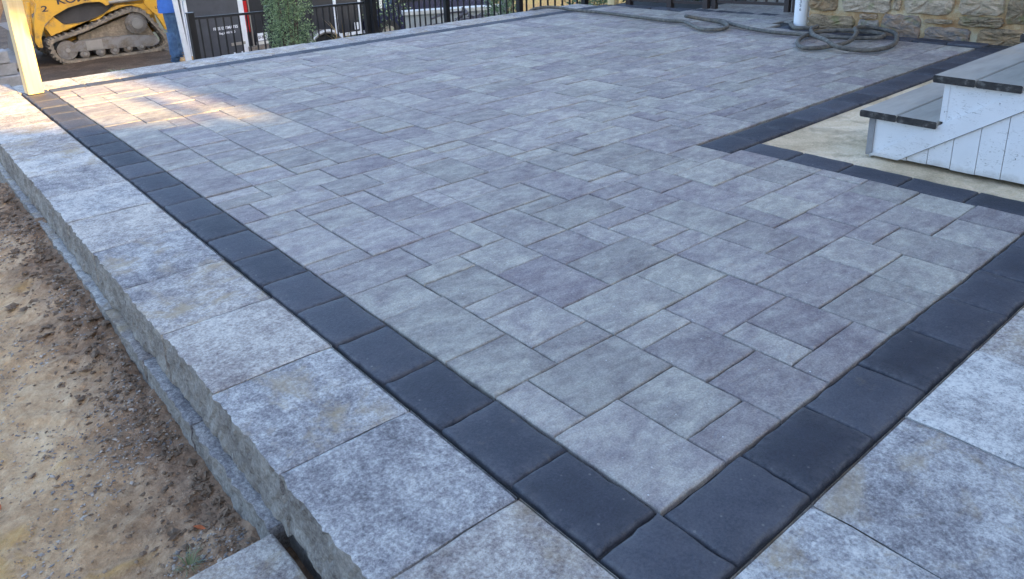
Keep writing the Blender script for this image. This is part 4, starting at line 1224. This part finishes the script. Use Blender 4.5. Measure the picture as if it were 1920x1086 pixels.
# ------------------------------------------------------------------ foliage
def leaves(centres, n, size, seed, inside, aspect=2.0):
    r = random.Random(seed); mb = MB(); mb.pv = []
    k = 0
    while k < n:
        p = inside(r)
        if p is None:
            continue
        d = Vector((r.gauss(0, 1), r.gauss(0, 1), r.gauss(0, 0.8) + 0.3)).normalized()
        q = d.cross(Vector((r.gauss(0, 1), r.gauss(0, 1), r.gauss(0, 1)))).normalized()
        s = size * r.uniform(0.6, 1.3); w = s / aspect
        up = d.cross(q) * (0.15 * s)
        mb.add([p - d * s * 0.5, p + q * w * 0.5 + up, p + d * s * 0.5, p - q * w * 0.5 + up], [(0, 1, 2, 3)])
        mb.pv.append(r.random())
        k += 1
    return mb
def shrub(name, label, cat, loc, rx, ry, h, n, size, mat, seed, boxy=4.0, group=None, hole=0.0, stems=9):
    root = thing(name, label, cat, loc, group)
    def ins(r):
        x, y, z = r.uniform(-1, 1), r.uniform(-1, 1), r.uniform(0, 1)
        rr = (abs(x) ** boxy + abs(y) ** boxy) ** (1 / boxy)
        lim = 1.0 - 0.25 * (1 - min(1, z * 4)) + 0.30 * nz(x * 2.6 + seed, y * 2.6, z * h * 4) + 0.12 * nz(x * 9 + seed, y * 9, z * h * 14)
        if rr > lim or rr < 0.35:
            return None
        if z > 0.95 + 0.05 * nz(x * 3, y * 3, seed):
            return None
        if nz(x * rx * 9 + seed, y * ry * 9, z * h * 9) < hole:
            return None
        return Vector((x * rx, y * ry, z * h))
    mb = leaves(None, n, size, seed, ins)
    mb.build('foliage', mat, root)
    st = MB(); r = random.Random(seed + 1)
    for k in range(stems):
        a = Vector((r.uniform(-0.3, 0.3) * rx, r.uniform(-0.3, 0.3) * ry, -0.05))
        b2 = Vector((r.uniform(-0.85, 0.85) * rx, r.uniform(-0.85, 0.85) * ry, h * r.uniform(0.7, 0.95)))
        st.tube([a, a.lerp(b2, 0.5) + Vector((r.uniform(-0.03, 0.03), 0, 0)), b2], [0.014, 0.009, 0.004], 6)
    st.build('stems', M['bark'], root)
    return root
shrub('evergreen_shrub', 'clipped upright evergreen shrub in front of the black fence', 'shrub', (2.74, 7.45, -0.85), 0.235, 0.22, 1.65, 11000, 0.026, M['leaf'], 3, 3.4, None, -0.13)
shrub('hedge_bush', 'dark leafy bush behind the brown fence by the pale corner post', 'bush', (6.6, 5.3, -0.35), 0.55, 0.6, 1.3, 4200, 0.05, M['leafdark'], 5, 2.4, 'bushes behind the brown fence')
shrub('hedge_bush', 'dark leafy bush behind the brown fence left of the gate', 'bush', (7.0, 4.55, -0.2), 0.55, 0.45, 1.3, 4200, 0.05, M['leafdark'], 6, 2.4, 'bushes behind the brown fence')
shrub('garden_bush', 'loose green bush at the top beyond the black picket fence', 'bush', (8.6, 15.6, -2.2), 0.75, 0.6, 2.6, 4200, 0.07, M['leaf'], 8, 2.4, 'bushes in the yard beyond the fence', -0.1)
shrub('garden_bush', 'small green bush around the pale trunk beyond the fence', 'bush', (7.35, 9.3, -1.0), 0.32, 0.3, 0.75, 1600, 0.05, M['leaf'], 9, 2.2, 'bushes in the yard beyond the fence', -0.1)
shrub('garden_bush', 'low green bush beyond the fence near the far patio corner', 'bush', (6.9, 6.9, -0.65), 0.4, 0.4, 0.7, 2000, 0.05, M['leaf'], 10, 2.2, 'bushes in the yard beyond the fence', -0.1)

def tuft(name, label, cat, loc, n, h, spread, w, mat, seed, kind=None):
    r = random.Random(seed); mb = MB(); mb.pv = []
    for k in range(n):
        a = r.uniform(0, 6.28); d = Vector((math.cos(a), math.sin(a), 0)); q = Vector((-d.y, d.x, 0))
        base = d * r.uniform(0, spread * 0.15); L = h * r.uniform(0.6, 1.2); out = spread * r.uniform(0.4, 1.1)
        m1 = base + d * out * 0.4 + Vector((0, 0, L * 0.7)); tp = base + d * out + Vector((0, 0, L * r.uniform(0.6, 1.0)))
        mb.add([base - q * w, base + q * w, m1 + q * w * 0.8, m1 - q * w * 0.8, tp], [(0, 1, 2, 3), (3, 2, 4)])
        mb.pv += [r.random()] * 2
    o = mb.build(name, mat, None, False, loc)
    return tag(o, label, cat)
tuft('grass_tuft', 'small pale green grass tuft on the soil near the bottom left', 'grass', (-0.655, 0.755, -0.262), 46, 0.035, 0.045, 0.0009, M['grass'], 1)
tuft('grass_tuft', 'small green tuft on the soil in front of the loader tracks', 'grass', (1.75, 11.1, -0.96), 90, 0.09, 0.22, 0.006, M['grass'], 2)
tuft('weed', 'dry straw stalks sticking up behind the far wall right of the shrub', 'weed', (3.15, 7.0, -0.62), 16, 0.62, 0.42, 0.006, M['dry'], 3)

# dry leaf litter and grass beyond the fence (uncountable)
r = random.Random(12); mb = MB(); mb.pv = []
for k in range(9000):
    xx = r.uniform(6.2, 11.5); yy = r.uniform(6.5, 18)
    zz = gz(xx, yy) + 0.02
    if nz(xx * 0.8, yy * 0.8, 3) < -0.15 or (xx < 0.9 * yy - 4.2 and yy > 9.5):
        continue
    d = Vector((r.gauss(0, 0.5), r.gauss(0, 0.5), 1)).normalized() * r.uniform(0.05, 0.2); q = Vector((r.gauss(0, 1), r.gauss(0, 1), 0)).normalized() * 0.015
    p = Vector((xx, yy, zz))
    mb.add([p - q, p + q, p + d], [(0, 1, 2)]); mb.pv.append(r.random())
o = mb.build('dry_grass', M['dry']); o['kind'] = 'stuff'; tag(o, 'straw coloured dry grass on the yard beyond the black fence', 'grass')
r = random.Random(14); mb = MB(); mb.pv = []
for k in range(5200):                                            # straw heap
    a = r.uniform(0, 6.28); q = math.sqrt(r.random()); xx = 8.15 + 0.8 * q * math.cos(a); yy = 13.2 + 0.6 * q * math.sin(a)
    zz = gz(xx, yy) + 0.75 * (1 - q * q) * r.uniform(0.7, 1.0)
    d = Vector((r.gauss(0, 1), r.gauss(0, 1), r.gauss(0, 0.6))).normalized() * 0.2; s = d.cross(Vector((0, 0, 1))).normalized() * 0.012 if d.cross(Vector((0, 0, 1))).length > 0.01 else Vector((0.012, 0, 0))
    p = Vector((xx, yy, zz)); mb.add([p - s, p + s, p + d], [(0, 1, 2)]); mb.pv.append(r.random())
o = mb.build('straw_heap', M['dry']); tag(o, 'tan heap of straw seen through the black picket fence', 'straw')

# low rendered wall, brush pile, pale trunk, parked car
cw = thing('garden_wall', 'low pale garden wall with a cream cap beyond the picket fence', 'wall', (8.3, 13.3, -1.6))
CWO = Vector(cw.location)
b = MB(); b.bar((7.95, 13.35, -1.35), (9.9, 12.35, -1.35), 0.22, 0.75); part('wall', b, M['cwall'], cw, CWO)
b = MB(); b.bar((7.92, 13.37, -0.935), (9.93, 12.33, -0.935), 0.32, 0.075); part('cap', b, M['cap'], cw, CWO)
br = MB(); r = random.Random(5)
for k in range(75):
    a = Vector((7.05 + r.gauss(0, 0.28), 9.95 + r.gauss(0, 0.3), -0.92 + abs(r.gauss(0, 0.12)))); d = Vector((r.gauss(0, 1), r.gauss(0, 0.6), r.gauss(0, 0.18))).normalized() * r.uniform(0.3, 0.7)
    br.tube([a - d * 0.5, a + Vector((0, 0, 0.04)), a + d * 0.5], [0.022, 0.018, 0.008], 6)
o = br.build('brush_pile', M['twig']); tag(o, 'pile of grey cut branches beyond the picket fence', 'brush pile')
tk = thing('young_tree', 'young tree with a pale trunk beyond the picket fence', 'tree', (7.45, 9.45, -0.95))
b = MB(); b.tube(catmull([(0, 0, -0.1), (0.02, 0.01, 0.6), (-0.03, 0.0, 1.4), (0.03, 0.02, 2.6), (0.0, 0.0, 4.0)], 5), [0.06 - 0.0022 * i for i in range(21)], 10); b.build('trunk', M['palebark'], tk, True)
b = MB()
for k in range(9):
    a = Vector((0, 0, 1.5 + 0.26 * k)); d = Vector((math.cos(k * 2.4), math.sin(k * 2.4), 0.7)) * (1.1 - 0.07 * k); b.tube([a, a + d * 0.5 + Vector((0, 0, 0.05)), a + d], [0.02, 0.012, 0.004], 6)
b.build('branches', M['palebark'], tk, True)
def ins_ball(c, R):
    def f(r):
        p = Vector((r.uniform(-1, 1), r.uniform(-1, 1), r.uniform(-1, 1)))
        if p.length > 1 + 0.25 * nz(p.x * 2, p.y * 2, p.z * 2) or nz(p.x * 4, p.y * 4, p.z * 4 + 3) < -0.12:
            return None
        return Vector((c[0] + p.x * R[0], c[1] + p.y * R[1], c[2] + p.z * R[2]))
    return f
leaves(None, 2500, 0.07, 21, ins_ball((0, 0, 3.0), (1.0, 1.0, 1.4))).build('crown', M['leaf'], tk)
car = thing('parked_car', 'dark blue car partly hidden beyond the picket fence at the top', 'car', (9.1, 15.2, -1.95))
b = MB(); b.prism([(-1.0, 0.30), (-1.05, 0.62), (-0.9, 0.86), (-0.35, 0.95), (0.05, 1.36), (1.4, 1.40), (1.9, 0.98), (2.6, 0.9), (2.75, 0.6), (2.7, 0.30)], 0.0, 1.7); b.build('body', M['carblue'], car)
b = MB(); b.prism([(-0.2, 0.98), (0.10, 1.30), (1.35, 1.33), (1.75, 1.0)], -0.012, -0.002); b.build('window', M['glass'], car)
for xx in (-0.45, 2.05):
    b = MB(); b.cyl((xx, -0.03, 0.32), (xx, 0.18, 0.32), 0.32, 24); w_ = b.build('wheel', M['tyre'], car)
    b = MB(); b.cyl((xx, -0.045, 0.32), (xx, -0.031, 0.32), 0.19, 20); b.build('rim', M['bright'], w_)
b = MB(); b.box(-1.06, -1.0, 0.2, 0.55, 0.6, 0.72); b.build('headlight', M['trim'], car)

# lumber and block stack behind the sunlit post
for k in range(7):
    b = MB(); x0 = 0.55 + 0.055 * k
    b.bar((x0 - 0.25, 14.6 + 0.02 * k, -0.95), (x0 + 0.75, 15.0 + 0.03 * k, 0.95), 0.035, 0.12)
    tag(b.build('plank', M['plank']), ('leftmost', 'second', 'third', 'fourth', 'fifth', 'sixth', 'rightmost')[k] + (' of the seven' if k in (0, 6) else ' from the left of the') + ' brown planks leaning behind the sunlit post', 'plank', 'planks leaning behind the post')
for k, (xx, yy, zz, ww, lab) in enumerate(((0.42, 11.55, -0.965, 0.62, 'lowest'), (0.36, 11.62, -0.80, 0.52, 'middle'), (0.34, 11.60, -0.635, 0.44, 'topmost'))):
    v, f = slab_geo(ww, 0.3, 0.155, 0.012, 0.004, 70 + k, 0.0, 6); b = MB(); b.add(v, f)
    tag(b.build('concrete_block', M['greyblock'], None, False, (xx, yy, zz + 0.155)), lab + ' grey concrete block of the small stack behind the sunlit post', 'block', 'stack of grey blocks')

# ------------------------------------------------------------------ gravel, clods and litter by the wall
r = random.Random(31)
def pebble(mb, p, s, rr):
    q = [Vector((1, 0, 0)), Vector((-1, 0, 0)), Vector((0, 1, 0)), Vector((0, -1, 0)), Vector((0, 0, 0.7)), Vector((0, 0, -0.7))]
    rot = Matrix.Rotation(rr.uniform(0, 6.28), 3, 'Z') @ Matrix.Rotation(rr.uniform(-0.6, 0.6), 3, 'X')
    st = Vector((rr.uniform(0.7, 1.5), rr.uniform(0.6, 1.0), rr.uniform(0.5, 0.9)))
    base = [Vector(v) for v in q]
    vs = [(v + Vector((rr.uniform(-0.25, 0.25), rr.uniform(-0.25, 0.25), rr.uniform(-0.2, 0.2)))) for v in base]
    mids = []
    vs2 = [p + rot @ Vector((v.x * st.x, v.y * st.y, v.z * st.z)) * s for v in vs]
    mb.add(vs2, [(0, 2, 4), (2, 1, 4), (1, 3, 4), (3, 0, 4), (2, 0, 5), (1, 2, 5), (3, 1, 5), (0, 3, 5)])
gv = MB(); gv.pv = []; cl = MB(); tc = MB()
for k in range(15000):
    yy = 0.45 + 3.9 * r.random() ** 1.4
    xx = -0.52 - abs(r.gauss(0, 0.20))
    if r.random() < 0.22:
        xx = -0.55 - r.random() * 0.9
    dens = nz(xx * 3.5, yy * 2.5, 11)
    if dens < -0.10:
        continue
    s = 0.0016 + 0.0052 * r.random() ** 4
    pebble(gv, Vector((xx, yy, gz_fine(xx, yy) + s * 0.3)), s, r); gv.pv += [r.random()] * 8
for k in range(2600):
    yy = 0.45 + 3.9 * r.random() ** 1.2
    xx = -0.52 - abs(r.gauss(0, 0.11))
    s = 0.0022 + 0.0075 * r.random() ** 3
    pebble(cl, Vector((xx, yy, gz_fine(xx, yy) + s * 0.25)), s, r)
for k in range(7000):
    yy = 0.4 + 3.4 * r.random() ** 1.5
    xx = -0.53 - 0.95 * r.random()
    s = 0.0016 + 0.0065 * r.random() ** 5
    pebble(tc, Vector((xx, yy, gz_fine(xx, yy) + s * 0.1)), s, r)
for k in range(420):
    yy = r.uniform(1.5, 3.7) if k < 330 else r.uniform(0.6, 1.6)
    xx = -0.53 - abs(r.gauss(0, 0.085 if k < 330 else 0.06))
    s = 0.006 + 0.016 * r.random() ** 2.5
    p = Vector((xx, yy, gz_fine(xx, yy) + s * 0.25))
    for q in range(3):
        pebble(cl, p + Vector((r.uniform(-1, 1), r.uniform(-1, 1), r.uniform(-0.2, 0.4))) * s * 0.5, s * r.uniform(0.5, 0.9), r)
o = tc.build('clay_crumbs', M['clay']); o['kind'] = 'stuff'; tag(o, 'tan crumbs of dry clay over the trampled soil', 'soil')
o = gv.build('gravel', M['gravel']); o['kind'] = 'stuff'; tag(o, 'small grey gravel scattered on the soil along the wall', 'gravel')
o = cl.build('soil_crumbs', M['clod']); o['kind'] = 'stuff'; tag(o, 'dark crumbs of soil heaped along the foot of the wall', 'soil')
def leaf_thing(loc, s, mat, label, rz):
    mb = MB(); n = 7
    pts = [(0, -1, 0), (0.35, -0.4, 0.12), (0.45, 0.1, 0.2), (0.2, 0.7, 0.1), (0, 1.0, 0.02), (-0.2, 0.6, 0.12), (-0.42, 0.05, 0.18), (-0.3, -0.5, 0.1)]
    mb.add([(a * s, b * s, c * s) for a, b, c in pts] + [(0, 0, 0.0)], [(i, (i + 1) % 8, 8) for i in range(8)])
    o = mb.build('fallen_leaf', mat, None, False, loc); o.rotation_euler = (0.25, 0.15, rz)
    return tag(o, label, 'leaf')
leaf_thing((-0.60, 0.845, gz_fine(-0.60, 0.845) + 0.006), 0.017, M['rust'], 'small orange dry leaf on the soil above the grass tuft', 0.8)
leaf_thing((-0.93, 1.76, gz_fine(-0.93, 1.76) + 0.008), 0.032, M['brownleaf'], 'dark brown leaf lying on the tan soil by the wall', 1.9)
leaf_thing((-0.94, 1.27, gz_fine(-0.94, 1.27) + 0.006), 0.013, M['rust'], 'tiny red leaf on the tan soil at the left edge', 0.2)

# ------------------------------------------------------------------ unseen sun blockers added behind the photographer that shade the patio
tall = thing('sun_blocker_house', 'tall white block added unseen behind the photographer to shade the patio', 'house', (8.0, -9.0, gz(8, -9)))  # added to block the sun; sets the right edge of the lit patch
b = MB(); b.box(3.4, 16, -17, -9, -0.3, 8.6); part('wall', b, M['siding'], tall, Vector(tall.location))
b = MB(); b.v = [(2.1, -17.4, 8.61), (16.4, -17.4, 8.61), (16.4, -8.6, 8.61), (2.1, -8.6, 8.61), (2.1, -13, 11.2), (16.4, -13, 11.2)]; b.f = [(0, 3, 2, 1), (0, 1, 5, 4), (2, 3, 4, 5), (1, 2, 5), (3, 0, 4)]
b.v = [(x if x > 2.2 else 3.4, y, z) for x, y, z in b.v]
part('roof', b, M['roof'], tall, Vector(tall.location))
blocker_low = thing('sun_blocker', 'low gabled garage added unseen behind the photographer to shape the sun patch', 'sun_blocker', (-2, -9, -0.3))  # added; its roof slope shapes the near edge of the lit patch
b = MB(); b.box(-9.0, 3.0, -15, -9.02, -0.3, 3.0); part('wall', b, M['siding'], blocker_low, Vector(blocker_low.location))
b = MB(); b.prism([(3.1, 3.01), (3.1, 3.62), (-2.2, 5.10), (-9.0, 3.3), (-9.0, 3.01)], -15, -9.01); part('roof', b, M['roof'], blocker_low, Vector(blocker_low.location))
b = MB(); b.cyl((2.17, -9.2, 3.6), (2.17, -9.2, 4.30), 0.045, 12); part('streak_pipe', b, M['steel'], blocker_low, Vector(blocker_low.location))  # added to cast the thin shadow streak across the lit patch
ot = thing('sun_blocker_tree', 'leafy mass added unseen behind the photographer to block the sun', 'tree', (-3.0, -12.0, -0.3))  # added to close the sun gap above the low roof
b = MB(); b.tube([(-7.5, 0.5, 0), (-7.2, 0.8, 3), (-5.3, 1.2, 6.5)], [0.35, 0.28, 0.18], 12); b.build('trunk', M['bark'], ot, True)
def ins_crown(r):
    x, y, z = r.uniform(-9, 6.2), r.uniform(0.4, 2.4), r.uniform(5.0, 11.5)
    if z < 0.45 + (7.0 + 12 - y) * 0.3057 + 0.12 * nz(x * 1.5, y, 4):
        return None
    return Vector((x, y, z))
leaves(None, 16000, 0.42, 77, ins_crown, 1.4).build('crown', M['leafdark'], ot)
